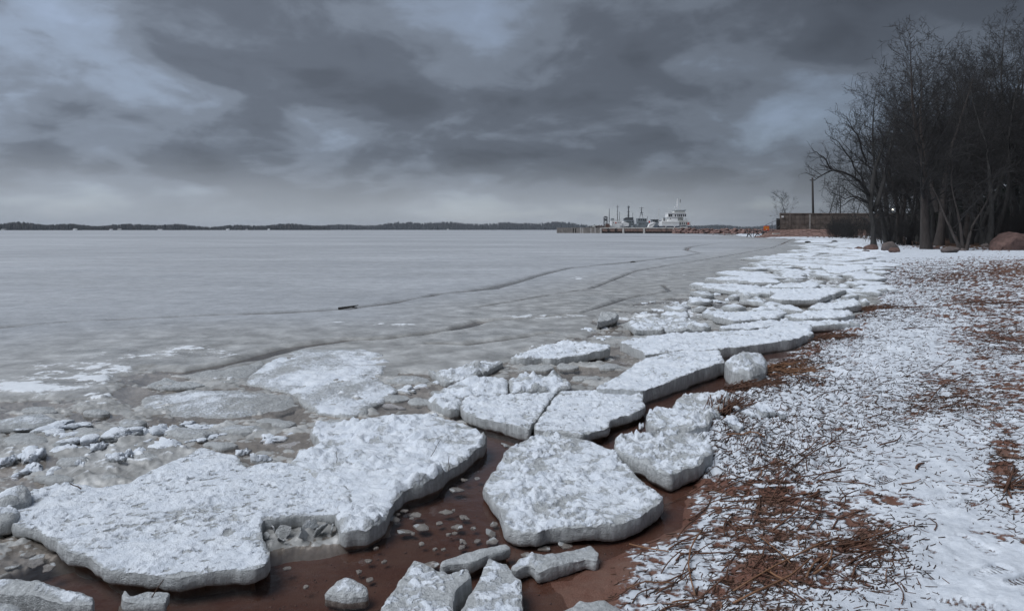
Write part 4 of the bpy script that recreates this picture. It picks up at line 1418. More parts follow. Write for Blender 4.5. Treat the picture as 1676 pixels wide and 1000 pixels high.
SPR = None
M_NEEDLE = plain('spruce_needles', (0.018, 0.024, 0.018), 0.95, 0.4, 0.8)
for i, (u, t_, top) in enumerate([(1560, 108, 190), (1600, 104, 170), (1640, 110, 150), (1520, 120, 200), (1580, 124, 175), (1665, 98, 140), (1545, 128, 220), (1700, 105, 120)]):
    x = (u - UC) / FPX * t_; z = gz1(x, t_)
    H = EYE - (top - VH) / FPX * t_ - z
    if SPR is None:
        g = spruce_geo(3, H)
        SPR = empty('spruce_tree', (x, t_, z - .05))
        V, F = tubes(g[0]); mesh_np('trunk', V, F, M_BARK, SPR)
        V, F = tubes(g[1]); mesh_np('crown', V, F, M_NEEDLE, SPR)
        tag(SPR, 'dark spruce deep in the wood behind the bare trees', 'tree', 'dark spruces deep in the wood')
        h0 = H
    else:
        copy_tree(SPR, (x, t_, z - .05), i * 1.3, H / h0, SPR['label'], SPR['group'])
# undergrowth between the trunks
def thicket(seed, R_, H):
    rg = np.random.default_rng(seed)
    ch = []
    for i in range(60):
        b = (rg.normal(0, R_ * .5), rg.normal(0, R_ * .5), 0)
        P = bend(rg, b, (rg.normal(0, .35), rg.normal(0, .35), 1), H * rg.uniform(.5, 1.1), 6, .12, .0)
        ch.append((P, np.linspace(.018, .006, 6), 3))
        for k in range(16):
            p, d = path_dir(P, rg.uniform(.2, .99))
            ch.append((bend(rg, p, side_dir(rg, d, .8), rg.uniform(.3, .9), 3, .15, .03), np.array([.009, .007, .005]), 3))
    return ch


V, F = tubes(thicket(4, 1.6, 2.6))
TH = mesh_np('bare_shrub', V, F, M_TWIG)
tag(TH, 'dense leafless shrub at the foot of the dark wood', 'shrub', 'leafless shrubs under the trees')
first_t = True
for i in range(34):
    t_ = rng.uniform(66, 135); u = rng.uniform(1440, 1720)
    if i < 12:
        t_ = rng.uniform(118, 136); u = rng.uniform(1365, 1500)
    x = (u - UC) / FPX * t_
    c = TH if first_t else TH.copy()
    if not first_t: link(c)
    first_t = False
    c.location = (x, t_, gz1(x, t_) - .05); c.rotation_euler = (0, 0, rng.uniform(0, 6)); s = rng.uniform(.8, 1.7); c.scale = (s, s, s)

# birches and the small tree behind the wall, the pole, the lamps
WALL_T = 150.0
def back_tree(u, vtop, t_, seed, label, name='bare_tree', r0=.16, spread=.22, limbs=20, first=.25):
    x = (u - UC) / FPX * t_
    H = EYE - (vtop - VH) / FPX * t_ + .2
    return tree_obj(name, tree_geo(seed, H, r0, None, limbs, first, spread, None, .8, twig_r=.02), label, (x, t_, -.2))


back_tree(1293, 316, 158, 31, 'small bushy bare tree standing alone behind the wall corner', r0=.22, spread=.36, limbs=22, first=.4)
b0 = back_tree(1350, 262, 160, 32, 'slim bare tree behind the wall, next to the tall pole', 'birch_tree')
for u, vt, lb in ((1374, 250, 'slim bare tree behind the wall under the arching limb'), (1394, 270, 'slim bare tree behind the wall where the lower limb ends'), (1362, 290, 'short slim bare tree between two taller ones behind the wall')):
    x = (u - UC) / FPX * 162
    copy_tree(b0, (x, 162, -.2), u, (EYE - (vt - VH) / FPX * 162 + .2) / (EYE - (262 - VH) / FPX * 160 + .2), lb)
x, y, z1 = at(1331.5, 291, 157)
p = empty('utility_pole', (x, y, 0))
MB().bar((0, 0, -.3), (-.25, 0, z1), .30, 10, .20).build('post', M_DARK, p, True)
MB().box(-.9, -.08, z1 - .7, .4, .08, z1 - .5).build('cross_arm', M_DARK, p)
tag(p, 'tall dark wooden pole standing behind the concrete wall', 'pole')
for i, (u, v) in enumerate(((1448, 333), (1457, 344))):
    x, y, z = at(u, v, 142 + 16 * i)
    p = empty('street_lamp', (x, y, 0))
    MB().bar((0, 0, -.2), (0, 0, z), .07, 8).bar((0, 0, z), (0, -.9, z + .25), .04, 6).build('post', M_DGREY, p, True)
    MB().bar((0, -.9, z + .20), (0, -.9, z + .02), .13, 10, .16).build('lamp_head', M_LAMP, p, True)
    tag(p, ('lit street lamp shining higher' if i == 0 else 'lit street lamp shining lower') + ' between the dark trunks', 'street lamp')


# ================================================================ boulders
def boulder_geo(seed, flat=.7, n=22, m=14, cuts=9):
    rg = np.random.default_rng(seed)
    th, ph = np.meshgrid(np.linspace(0, 2 * math.pi, n, endpoint=False), np.linspace(.02, math.pi - .02, m))
    X = np.cos(th) * np.sin(ph); Y = np.sin(th) * np.sin(ph); Z = np.cos(ph)
    r = 1 + .20 * fbm(X * 1.3 + seed, Y * 1.3 + Z, 3, seed) + .05 * fbm(X * 5 + seed, Y * 5 + Z * 4, 3, seed + 1)
    P = np.stack([X * r, Y * r, Z * r], -1).reshape(-1, 3)
    dv = rg.normal(size=(cuts, 3)); dv /= np.linalg.norm(dv, axis=1, keepdims=True)
    for d in dv:
        k = P @ d - rg.uniform(.62, .85)
        P -= np.where(k > 0, k * .92, 0)[:, None] * d
    P[:, 2] = np.maximum(P[:, 2] * flat, -.35) + .30
    i = np.arange(n * m).reshape(m, n)
    F = np.stack([i[:-1], i[1:], np.roll(i, -1, 1)[1:], np.roll(i, -1, 1)[:-1]], -1).reshape(-1, 4)
    return P, F


BO = [(1658, 410, 62, .60, 'big angular red granite boulder lying under the last trees', 0, 1), (1462, 411, 30, .75, 'round purplish boulder at the foot of the slender leaning tree', 1, 0), (1467, 413, 18, .8, 'small red boulder in front of the round purplish one', 0, 0),
      (1430, 411, 24, .75, 'grey-red boulder against the trunk of the limb-arching tree', 0, 0), (1408, 410, 16, .6, 'red boulder in the middle of the short boulder row', 0, 0), (1393, 411, 16, .45, 'lowest flat red boulder at the icy end of the boulder row', 0, 0), (1419, 414, 13, .6, 'little grey stone in front of the boulder row', 1, 0),
      (1561, 414, 28, .5, 'flat-topped grey boulder at the foot of the bush-like tree', 1, 0), (1534, 408, 12, .6, 'dark brown stone between the thick tree and the flat-topped boulder', 0, 0), (1614, 404, 14, .6, 'pale stone beside the big angular boulder', 1, 0), (1578, 411, 10, .9, 'dark stump-like stone touching the flat-topped boulder', 1, 0)]
def angular_rock(seed, sil, depth):
    """hull of jittered points over a silhouette (x, z), chipped by noise"""
    import bmesh
    rg = np.random.default_rng(seed)
    bm = bmesh.new()
    for x_, z_ in sil:
        for yy in (-.5, -.15, .3, .6):
            k_ = 1 - .35 * abs(yy + .05)
            bm.verts.new((x_ * k_ + rg.normal(0, .03), yy * depth * (1 - .3 * abs(x_)), z_ * (1 - .28 * max(0, -yy * 1.6)) + rg.normal(0, .02)))
    r_ = bmesh.ops.convex_hull(bm, input=bm.verts)
    bmesh.ops.delete(bm, geom=[v_ for v_ in bm.verts if not v_.link_faces], context='VERTS')
    bmesh.ops.triangulate(bm, faces=bm.faces)
    bmesh.ops.subdivide_edges(bm, edges=bm.edges, cuts=3, use_grid_fill=True)
    bmesh.ops.triangulate(bm, faces=bm.faces)
    V_ = np.array([v_.co[:] for v_ in bm.verts]); bm.verts.index_update()
    F_ = np.array([[q.index for q in f.verts] for f in bm.faces])
    bm.free()
    V_ = V_ + .035 * np.stack([fbm(V_[:, 0] * 3 + V_[:, 2] * 2, V_[:, 1] * 3 + k_ * 9, 4, seed + k_) for k_ in range(3)], 1)
    return V_, F_


for i, (u, v, w, fl, lb, m, sm) in enumerate(BO):
    x, y, z = hit(u, v)
    if sm:
        V_, F_ = angular_rock(5, [(-1.0, -.1), (-.97, .10), (-.80, .42), (-.45, .60), (-.12, .84), (.15, .90), (.55, .86), (.95, .70), (1.15, .40), (1.2, -.1)], 1.2)
        s = w / 2 * y / FPX
        o = mesh_np('boulder', V_ * s * 1.12, F_, M_GRANITE, None, False, None, (x + .4, y + s * .5, z - .05))
        tag(o, lb, 'boulder')
        continue
    P, F = boulder_geo(300 + i + (41 if sm else 0), fl, cuts=14 if sm else 9)
    s = w / 2 * y / FPX
    o = mesh_np('boulder', P * s, F, M_GRANITE_G if m else M_GRANITE, None, not sm, None, (x, y + s * .6, z - .03))
    tag(o, lb, 'boulder')

# ================================================================ concrete wall and revetment
x0 = at(1277, 376, WALL_T)[0]; x1 = at(1560, 376, WALL_T)[0]
wl = empty('concrete_wall', (x0, WALL_T, 1.6))
Hh = 3.78
nx = 0.0; i = 0
pw = at(1325.5, 376, WALL_T)[0] - x0
widths = [2.2] + [pw - 2.2] + [4.8] * 7
for w_ in widths:
    a, b = nx, nx + w_
    MB().box(a + .02, .10, 0, b - .02, .42, Hh - .25).build('panel', M_CONC, wl)
    fr = MB()
    nn = max(1, int(w_ / 1.1))
    for k in range(nn):                                  # framed fields on each panel
        fa = a + .2 + (w_ - .4) * k / nn; fb = a + .2 + (w_ - .4) * (k + 1) / nn
        for zz0, zz1 in ((.25, 1.2), (1.35, 2.3), (2.45, 3.3)):
            fr.box(fa + .05, .02, zz0, fb - .05, .097, zz1)
    fr.build('panel_relief', M_CONC, wl)
    MB().box(b - .16, -.08, -.05, b + .16, .40, Hh - .26).build('post', M_CONC_L if i == 1 else M_CONC, wl)
    nx = b; i += 1
MB().box(-.05, -.04, Hh - .25, nx + .1, .5, Hh).build('coping', M_CONC, wl)
MB().box(.25, -.07, Hh - 1.0, .75, -.045, Hh - .6).build('white_plate', M_WHITE, wl)
MB().box(-.7, .05, -.1, -.06, .5, 2.6).build('gate_post', M_DARK, wl)
tag(wl, 'long weathered concrete panel wall behind the leaning tree', 'wall')

# sloped stone revetment in front of it: bottom row on the ice, top row at the wall
rv = empty('stone_revetment', (0, 0, 0))
top = [(1268, 376.3, 151), (1300, 376, 150.5), (1345, 376.3, 149), (1400, 377, 146), (1460, 378, 143)]
bot = [(1234, 389.2, 142), (1280, 389.6, 141), (1330, 390, 138), (1390, 393, 132), (1450, 396, 126)]
tu = np.array([at(*p) for p in top]); bu = np.array([at(*p) for p in bot]); bu[:, 2] = np.minimum(bu[:, 2], -.05)
nrow, ncol = 6, 26
rg = np.random.default_rng(7)
for r_ in range(nrow):
    for c_ in range(ncol):
        sh = .5 * (r_ % 2)
        def P_(f, g_):
            t_ = np.clip(g_, 0, 1) * (len(tu) - 1); k = min(int(t_), len(tu) - 2)
            a = tu[k] + (tu[k + 1] - tu[k]) * (t_ - k); b = bu[k] + (bu[k + 1] - bu[k]) * (t_ - k)
            return b + (a - b) * f
        g0, g1 = (c_ + sh) / ncol + .0012, (c_ + 1 + sh) / ncol - .0012
        if g0 >= 1: continue
        f0, f1_ = r_ / nrow + .012, (r_ + 1) / nrow - .012
        q = [P_(f0, g0), P_(f0, g1), P_(f1_, g1), P_(f1_, g0)]
        dz = rg.uniform(.0, .10)
        m = MB()
        m.add([tuple(a - np.array([0, -.25, .35])) for a in q] + [tuple(a + np.array([0, -.06, .08 + dz])) for a in q],
              [(3, 2, 1, 0), (4, 5, 6, 7), (0, 1, 5, 4), (1, 2, 6, 5), (2, 3, 7, 6), (3, 0, 4, 7)])
        m.build('slab', M_REVET, rv)
m = MB()                                                  # earth core under the slabs
for k in range(len(tu) - 1):
    o_ = np.array([0, .05, -.12])
    q = [bu[k] + o_, bu[k + 1] + o_, tu[k + 1] + o_, tu[k] + o_]
    lo_ = [a * np.array([1, 1, 0]) - np.array([0, -.1, .6]) for a in q]
    m.add([tuple(a) for a in lo_] + [tuple(a) for a in q], [(3, 2, 1, 0), (4, 5, 6, 7), (0, 1, 5, 4), (1, 2, 6, 5), (2, 3, 7, 6), (3, 0, 4, 7)])
m.build('bank', M_REVET, rv)
q = at(1273, 382, 145.3)
MB().box(q[0] - 1.2, q[1] - .5, q[2] - .4, q[0] + .3, q[1] + .1, q[2] + .02).build('snow_patch', M_OFFW, rv)
tag(rv, 'sloping reddish stone revetment below the concrete wall', 'revetment')
# level ground behind the wall
m = MB(); yb = WALL_T + .6; yc = WALL_T + 30; xb = (1283 - UC) / FPX * yb; xc = (1283 - UC) / FPX * yc
m.add([(xb, yb, -1), (xb + 60, yb, -1), (xc + 60, yc, -1), (xc, yc, -1), (xb, yb, 1.55), (xb + 60, yb, 1.55), (xc + 60, yc, 1.55), (xc, yc, 1.55)],
      [(3, 2, 1, 0), (4, 5, 6, 7), (0, 1, 5, 4), (1, 2, 6, 5), (2, 3, 7, 6), (3, 0, 4, 7)])
tag(m.build('terrace', M_HILL), kind='structure')

# gangway frame with rails and the red board
T_ = 149.0
g = empty('gangway_frame', at(1240, 388, T_))
def lp(u, v, dy=0.0):
    a = at(u, v, T_); b = g.location
    return (a[0] - b[0], dy, a[2] - b[2])
deck = MB().box(*lp(1216, 383, -.6), *lp(1262, 382.4, .6)); deck.build('deck', M_DARK, g)
for u in (1222, 1228, 1231.5, 1239, 1247, 1253, 1259):
    MB().bar(lp(u, 389, -.5), lp(u, 373.5, -.5), .06, 6).build('post', M_DGREY, g)
for (a, b) in (((1220, 389), (1225, 382)), ((1229, 389), (1224, 382)), ((1233, 389), (1238, 382.5)), ((1244, 386), (1238, 382.5))):
    MB().bar(lp(*a, -.5), lp(*b, -.5), .10, 6).build('brace', M_DARK, g)
for v in (373.6, 377.5):
    MB().bar(lp(1218, v + .6, -.5), lp(1260, v, -.5), .05, 6).build('rail', M_DGREY, g)
MB().bar(lp(1251, 369, -.5), lp(1277, 357.5, -.2), .05, 6).build('sloping_rail', M_DGREY, g)
MB().bar(lp(1262, 378.5, -.5), lp(1276, 370, -.2), .05, 6).build('sloping_rail', M_DGREY, g)
for u, a, b in ((1262.5, 365, 380), (1269.5, 361.5, 376)):
    MB().bar(lp(u, b, -.4), lp(u, a, -.4), .07, 6).build('post', M_DGREY, g)
tag(g, 'dark metal gangway frame with railings standing on the ice', 'gangway')
a = at(1250, 377.3, T_ - 1); b = at(1259, 370, T_ - 1)
sg = empty('warning_board', (a[0], a[1], a[2]))
w_, h_ = b[0] - a[0], b[2] - a[2]
MB().box(0, 0, 0, w_, .06, h_).build('board', M_SIGN, sg)
MB().box(.12, -.02, h_ * .60, w_ - .12, -.004, h_ * .74).build('lettering_band', M_YEL, sg)
MB().box(.12, -.02, h_ * .38, w_ - .12, -.004, h_ * .46).build('lettering_band', M_YEL, sg)
MB().box(w_ * .40, -.02, h_ * .14, w_ * .6, -.004, h_ * .26).build('lettering_band', M_WHITE, sg)
for fx in (.12, w_ - .12):
    MB().bar((fx, .10, -1.5), (fx, .10, h_), .04, 6).build('post', M_DGREY, sg)
tag(sg, 'orange-red notice board with yellow bands on the gangway', 'sign')

# ================================================================ rock causeway
RB = []
for k in range(8):
    P, F = boulder_geo(500 + k, .75, 12, 8, 8)
    o = mesh_np('boulder', P, F, M_CAUSEWAY, None, False); RB.append(o.data); bpy.data.objects.remove(o)
rg = np.random.default_rng(3)
core = MB()
a = at(1108, 383, 276); b = at(1275, 383, 262)
core.add([(a[0], a[1] + 1, -.3), (b[0], b[1] + 1, -.3), (b[0], b[1] + 9, -.3), (a[0], a[1] + 9, -.3), (a[0], a[1] + 3.2, 1.8), (b[0], b[1] + 3.2, 1.8), (b[0], b[1] + 8, 1.8), (a[0], a[1] + 8, 1.8)],
         [(3, 2, 1, 0), (4, 5, 6, 7), (0, 1, 5, 4), (1, 2, 6, 5), (2, 3, 7, 6), (3, 0, 4, 7)])
tag(core.build('causeway', M_REVET), kind='structure')
for i in range(190):
    f = rg.random(); h_ = rg.random()
    x = a[0] + (b[0] - a[0]) * f; y = a[1] + (b[1] - a[1]) * f + .2 + 3.0 * h_
    hz = -.2 + 2.2 * h_ * (1 - .25 * f)
    o = bpy.data.objects.new('boulder', RB[i % 8])
    s = rg.uniform(.45, .95)
    o.location = (x, y, hz); o.scale = (s * 1.3, s, s * .85); o.rotation_euler = (0, rg.uniform(-.3, .3), rg.uniform(0, 6))
    link(o); tag(o, 'pinkish rock in the heap between the pier and the gangway', 'rock', 'rocks heaped on the causeway')

# ================================================================ pier
pa = np.array(at(911, 382, 322)); pb = np.array(at(1118, 382.6, 290))
pier = empty('pier', (pa[0], pa[1], 0), math.atan2(pb[1] - pa[1], pb[0] - pa[0]))
PL = float(np.hypot(*(pb - pa)[:2]))
split = PL * .375
Zt = 2.62
MB().box(0, .3, Zt - .35, split, 7, Zt).build('deck', M_PLANK, pier)
MB().box(split, .0, Zt - .45, PL + 2, 7, Zt + .05).build('deck', M_CONC_L, pier)
rg = np.random.default_rng(2)
xx = 0.0
while xx < split:                                         # sheet of upright planks
    w_ = rg.uniform(.42, .6)
    if rg.random() > .06:
        MB().box(xx + .03, rg.uniform(-.05, .05), -.3, xx + w_ - .03, .28, Zt - rg.uniform(0, .22)).build('plank', M_PLANK if rg.random() < .75 else M_CONC_L, pier)
    xx += w_
MB().box(0, .35, -.3, split, .6, Zt - .36).build('backing', M_DARK, pier)
for k, f in enumerate((.375, .555, .715, .935)):
    xq = PL * f
    MB().box(xq - .45, -.35, -.3, xq + .45, .6, Zt - .1).build('pillar', M_CONC_L, pier)
for k, (f0, f1_) in enumerate(((.375, .555), (.555, .715), (.715, .935), (.935, 1.03))):
    n = max(2, int((f1_ - f0) * PL / 3.2))
    for j in range(n):
        u0 = PL * (f0 + (f1_ - f0) * j / n) + (.5 if j == 0 else .05); u1 = PL * (f0 + (f1_ - f0) * (j + 1) / n) - (.5 if j == n - 1 else .05)
        MB().box(u0, .02, .85, u1, .3, Zt - .55).build('fender_panel', M_RUST, pier)
MB().box(split, .5, -.3, PL + 1.5, .8, Zt - .5).build('backing', M_DARK, pier)
for u in (995, 1006):                                     # tyres hung on the quay
    f = (at(u, 380, 310)[0] - pa[0]) / (pb[0] - pa[0])
    m = MB()
    for q in range(10):
        a0, a1 = q * .6283, (q + 1) * .6283
        m.bar((PL * f + .5 * math.cos(a0), -.12, 1.6 + .5 * math.sin(a0)), (PL * f + .5 * math.cos(a1), -.12, 1.6 + .5 * math.sin(a1)), .16, 6)
    m.build('tyre_fender', M_DARK, pier)
tag(pier, 'low pier of grey planks and rusty concrete bays on the ice', 'pier')

# ================================================================ ships behind the pier
class Ship:
    def __init__(self, name, label, T, u, cat='ship', group=None):
        self.T = T; o = at(u, 376, T)
        self.r = empty(name, (o[0], o[1], 0)); self.o = o
        tag(self.r, label, cat, group)

    def X(self, u): return at(u, 376, self.T)[0] - self.o[0]
    def Z(self, v): return at(838, v, self.T)[2]

    def box(self, name, u0, v0, u1, v1, y0, y1, mat, parent=None):
        return MB().box(self.X(u0), y0, self.Z(v1), self.X(u1), y1, self.Z(v0)).build(name, mat, parent or self.r)

    def bar(self, name, u0, v0, u1, v1, r, mat, y=1.5, r2=None, parent=None):
        return MB().bar((self.X(u0), y, self.Z(v0)), (self.X(u1), y, self.Z(v1)), r, 6, r2).build(name, mat, parent or self.r)

    def hull(self, u0, u1, vt, mat, bow=-1, w=6.0, rise=.8):
        x0, x1 = self.X(u0), self.X(u1); zt = self.Z(vt); m = MB()
        n = 12; Vv = []; Ff = []
        for i in range(n + 1):
            f = i / n
            g_ = f if bow < 0 else 1 - f
            half = w / 2 * min(1, (g_ / .35) ** .6 if g_ < .35 else 1)
            half = max(half, .12)
            sh = rise * max(0, 1 - g_ / .4) ** 1.5
            xx_ = x0 + (x1 - x0) * f; yc = 2.5
            Vv += [(xx_, yc - half * .55, -.6), (xx_, yc - half, zt * .55), (xx_, yc - half, zt + sh), (xx_, yc + half, zt + sh), (xx_, yc + half, zt * .55), (xx_, yc + half * .55, -.6)]
        for i in range(n):
            for k in range(6):
                Ff.append((i * 6 + k, i * 6 + (k + 1) % 6, i * 6 + 6 + (k + 1) % 6, i * 6 + 6 + k))
        Ff += [tuple(range(6)), tuple(n * 6 + k for k in range(5, -1, -1))]
        m.add(Vv, Ff)
        return m.build('hull', mat, self.r)

    def windows(self, parent, us, v0, v1, w, y, mat=None):
        for u in us:
            self.box('window', u, v0, u + w, v1, y - .06, y - .003, mat or M_GLASS, parent)

    def mast(self, u, v0, v1, r, mat, bars, y=2.5):
        m = self.bar('mast', u, v0, u + .25, v1, r * 1.5, mat, y, r * .8)
        for v, w in bars:
            self.bar('yard', u - w, v, u + w, v - .3, .085, mat, y, None, m)
        return m

    def rails(self, u0, u1, v, hpx, y, step=1.7, mat=None):
        m = MB()
        for u in np.arange(u0, u1 + .01, step):
            m.bar((self.X(u), y, self.Z(v)), (self.X(u), y, self.Z(v - hpx)), .03, 4)
        for f in (.5, 1.0):
            m.bar((self.X(u0), y, self.Z(v - hpx * f)), (self.X(u1), y, self.Z(v - hpx * f)), .03, 4)
        return m.build('railing', mat or M_OFFW, self.r)


s = Ship('patrol_ship', 'large white ship with a tall bridge and dark blue hull', 303, 1105)
s.hull(1076, 1133, 370.2, M_NAVY, 1, 8, .8)
d1 = s.box('deckhouse', 1083, 362, 1111, 370.3, -.6, 5.5, M_WHITE)
s.box('trim', 1083, 364.2, 1111, 364.7, -.68, -.602, M_OFFW, d1)
d2 = s.box('aft_deckhouse', 1111.2, 363, 1130, 370.3, -.3, 5.5, M_OFFW)
s.windows(d2, (1113, 1116, 1119, 1122.3), 364, 367.8, 1.3, -.3)
s.box('door', 1125, 364.2, 1126.2, 368.2, -.38, -.303, M_REDP, d2); s.box('door', 1126.8, 364.2, 1127.6, 368.2, -.38, -.303, M_REDP, d2)
d3 = s.box('middle_house', 1096, 355.6, 1109.5, 361.9, .1, 5.2, M_WHITE)
s.windows(d3, (1096.8,), 357.6, 359.2, 1.1, .1)
s.box('aft_platform', 1109.7, 360.6, 1126, 362.9, .3, 5.4, M_OFFW)
s.box('aft_house', 1109.7, 355.7, 1119, 360.5, .8, 5.0, M_OFFW)
br = s.box('bridge', 1093, 349.4, 1123, 355.4, -.2, 5.2, M_WHITE)
s.windows(br, (1094, 1097.2), 351, 354.6, 2.6, -.2); s.windows(br, (1104.5, 1108.3, 1111.3, 1114.3, 1117.8, 1120.8), 351, 354.6, 1.8, -.2)
s.box('bridge_roof', 1092.4, 348.6, 1123.6, 349.3, -.6, 5.4, M_WHITE)
s.box('top_platform', 1104, 345.6, 1122, 348.5, .6, 4.6, M_OFFW)
MB().prism([(s.X(1104), s.Z(345.5)), (s.X(1122), s.Z(345.5)), (s.X(1124), s.Z(343.8)), (s.X(1104), s.Z(344.2))], .2, 4.8).build('awning', M_GREY, s.r)
s.rails(1093.5, 1104, 348.5, 3, -.2)
s.rails(1109.7, 1126, 360.5, 2.6, .3); s.rails(1077, 1083, 370, 3, .2)
mst = s.mast(1110.6, 345, 325, .16, M_WHITE, ((331, 1.2), (335, 1.6), (340, 2.4)))
s.bar('mast_stay', 1107.5, 345, 1110.7, 337, .09, M_WHITE, 2.5, None, mst); s.box('radar', 1106, 338.2, 1109, 339.4, 2.2, 2.8, M_WHITE, mst)
MB().box(s.X(1115), 2.46, s.Z(331.5), s.X(1116.1), 2.52, s.Z(326)).build('flag', M_DGREY, s.r); s.bar('flag_staff', 1115, 344, 1115, 325.6, .05, M_OFFW, 2.5)
s.box('davit', 1087, 356.5, 1089, 361.9, 1, 1.4, M_DGREY); s.box('winch', 1090, 359, 1093, 361.9, .6, 2.0, M_OFFW); s.box('funnel', 1087.5, 357.6, 1090, 361.9, 2.5, 4.5, M_OFFW)
s.box('name_board', 1111, 371.2, 1124, 372.3, -1.62, -1.55, M_OFFW)

s = Ship('trawler', 'white fishing boat with three thin masts beside the rusty tower', 317, 1010)
s.hull(998, 1024, 369.5, M_WHITE, 1, 5.5, 1.0)
d = s.box('deckhouse', 1001, 361.8, 1018, 369.6, -.2, 4.5, M_WHITE)
s.windows(d, (1003, 1010.8, 1014), 363.5, 365.3, 1.3, -.2); s.box('life_ring', 1006.7, 364, 1009, 366, -.28, -.203, M_REDP, d)
s.box('wheelhouse', 1001.5, 357.6, 1005.5, 361.7, .5, 3.5, M_GREY)
MB().prism([(s.X(1018.2), s.Z(369.6)), (s.X(1021), s.Z(362.2)), (s.X(1030), s.Z(366)), (s.X(1029), s.Z(370.5)), (s.X(1022), s.Z(371))], .2, 4).build('bow_cover', M_WHITE, s.r)
s.mast(998.3, 365, 341.5, .14, M_DGREY, ((357, .9),)); s.mast(1012, 361.8, 335.5, .13, M_DGREY, ((339, 2.2), (346, 1.2), (351, 1.6))); s.mast(1015.3, 361.8, 346.5, .09, M_DGREY, ((349, .6),))
s.box('cargo_boom', 1007, 360.3, 1015, 360.9, 1.5, 1.8, M_DGREY)
s.rails(1001, 1018, 361.7, 2.2, -.1)

s = Ship('naval_boat', 'grey naval boat with a thick cluttered mast between the fishing boat and the gunboat', 321, 1032)
s.hull(1020, 1046, 368.5, M_GREY, 1, 6, .8)
d = s.box('deckhouse', 1022.5, 360.2, 1038, 368.6, 0, 5, M_GREY); s.windows(d, (1024, 1027, 1030.5, 1034), 362.3, 364.2, 1.5, 0)
s.box('bridge', 1026, 356, 1037, 360.1, .5, 4.5, M_DGREY)
s.mast(1030, 356, 336.5, .26, M_DGREY, ((339, 1.6), (341, 1.1), (347, 3.0), (351, 2.0), (353.5, 2.6)))
s.box('radar', 1028.6, 337.8, 1032, 340.2, 2, 3, M_GREY); s.mast(1037, 358, 347.5, .08, M_DGREY, ((350, .8),)); s.mast(1025, 360, 356.5, .2, M_DGREY, ((357, 1.5),))
s.box('equipment', 1022, 357.5, 1026, 360.2, 1, 3, M_DGREY)
s.rails(1022, 1044, 367.5, 2.4, -.2, mat=M_GREY)

s = Ship('naval_boat', 'grey gunboat with a square wheelhouse and lattice mast', 312, 1052)
s.hull(1036, 1070, 369.2, M_GREY, 1, 6, 1.2)
d = s.box('deckhouse', 1045, 364, 1062, 369.4, -.2, 5, M_GREY); s.windows(d, (1047, 1050, 1053), 365.6, 367.2, 1.1, -.2)
d = s.box('wheelhouse', 1044, 357.6, 1058.5, 363.9, .2, 4.6, M_GREY); s.windows(d, (1045.2, 1049, 1052.6, 1056), 358.8, 361.2, 1.9, .2)
for u in (1048.5, 1054):
    s.bar('mast_leg', u, 357.6, 1051.6 + (u - 1051) * .15, 345, .10, M_DGREY, 2.4, .06)
s.mast(1051.5, 350, 338.5, .16, M_DGREY, ((340.5, 3.6), (343, 1.6), (348.5, 2.2), (352, 2.6)))
s.box('radar', 1050, 348, 1054, 349.4, 2, 3, M_GREY); s.box('life_ring', 1061.5, 362, 1064, 365.2, -.1, .2, M_REDP); s.bar('davit', 1060, 362, 1061.3, 354, .09, M_DGREY)
s.rails(1038, 1045, 368.6, 2.2, -.4, mat=M_GREY)

s = Ship('motor_boat', 'white motor boat hull drawn up askew before the dark cabin', 300, 1067, 'boat')
MB().prism([(s.X(1061.5), s.Z(372.6)), (s.X(1063.5), s.Z(367)), (s.X(1071), s.Z(363.4)), (s.X(1074.5), s.Z(364.6)), (s.X(1068), s.Z(372.6))], .8, 3.2).build('hull', M_WHITE, s.r)
MB().prism([(s.X(1063), s.Z(370.2)), (s.X(1064), s.Z(369.2)), (s.X(1073.4), s.Z(364.7)), (s.X(1073.6), s.Z(365.7))], .74, .797).build('rubbing_strake', M_GREY, s.r)
s = Ship('cabin_boat', 'dark low-roofed cabin boat next to the big white ship', 309, 1073, 'boat')
s.hull(1066, 1082, 369.6, M_GREY, 1, 4.5, .4)
d = s.box('cabin', 1068.5, 360.6, 1077.5, 369.6, .4, 4.4, M_GREY); s.windows(d, (1069.5, 1072.5, 1075), 361.8, 364, 1.7, .4); s.box('roof', 1068, 359.3, 1078, 360.5, .1, 4.7, M_DGREY)
s.mast(1080, 366, 341, .08, M_OFFW, ((345, .6), (349, .8))); s.box('crate', 1080.5, 361, 1082.6, 366, 1, 2.5, M_DGREY); s.box('locker', 1081, 364, 1082.4, 366, .7, .95, M_REDP)
tw = Ship('signal_tower', 'rusty lattice tower with platform at the end of the planked quay', 313, 992, 'tower')
for u in (989.3, 994.3):
    for y in (.5, 2.5):
        tw.bar('leg', u, 373.5, u, 355.5, .12, M_DGREY, y)
for v in (367, 362.5, 358.5):
    tw.bar('strut', 989.3, v, 994.3, v - 4, .07, M_DGREY, .5); tw.bar('strut', 994.3, v, 989.3, v - 4, .07, M_DGREY, .5)
tw.box('platform', 988.8, 355.2, 995, 356, .2, 2.8, M_DGREY); tw.box('housing', 989.5, 358, 994, 362, .7, 2.3, M_GREY); tw.box('lantern', 990, 354, 993.4, 355.1, 1, 2, M_DGREY)
tw.box('plinth', 992, 366.4, 998, 373.4, .3, 2.8, M_RUST)
rg = np.random.default_rng(9)
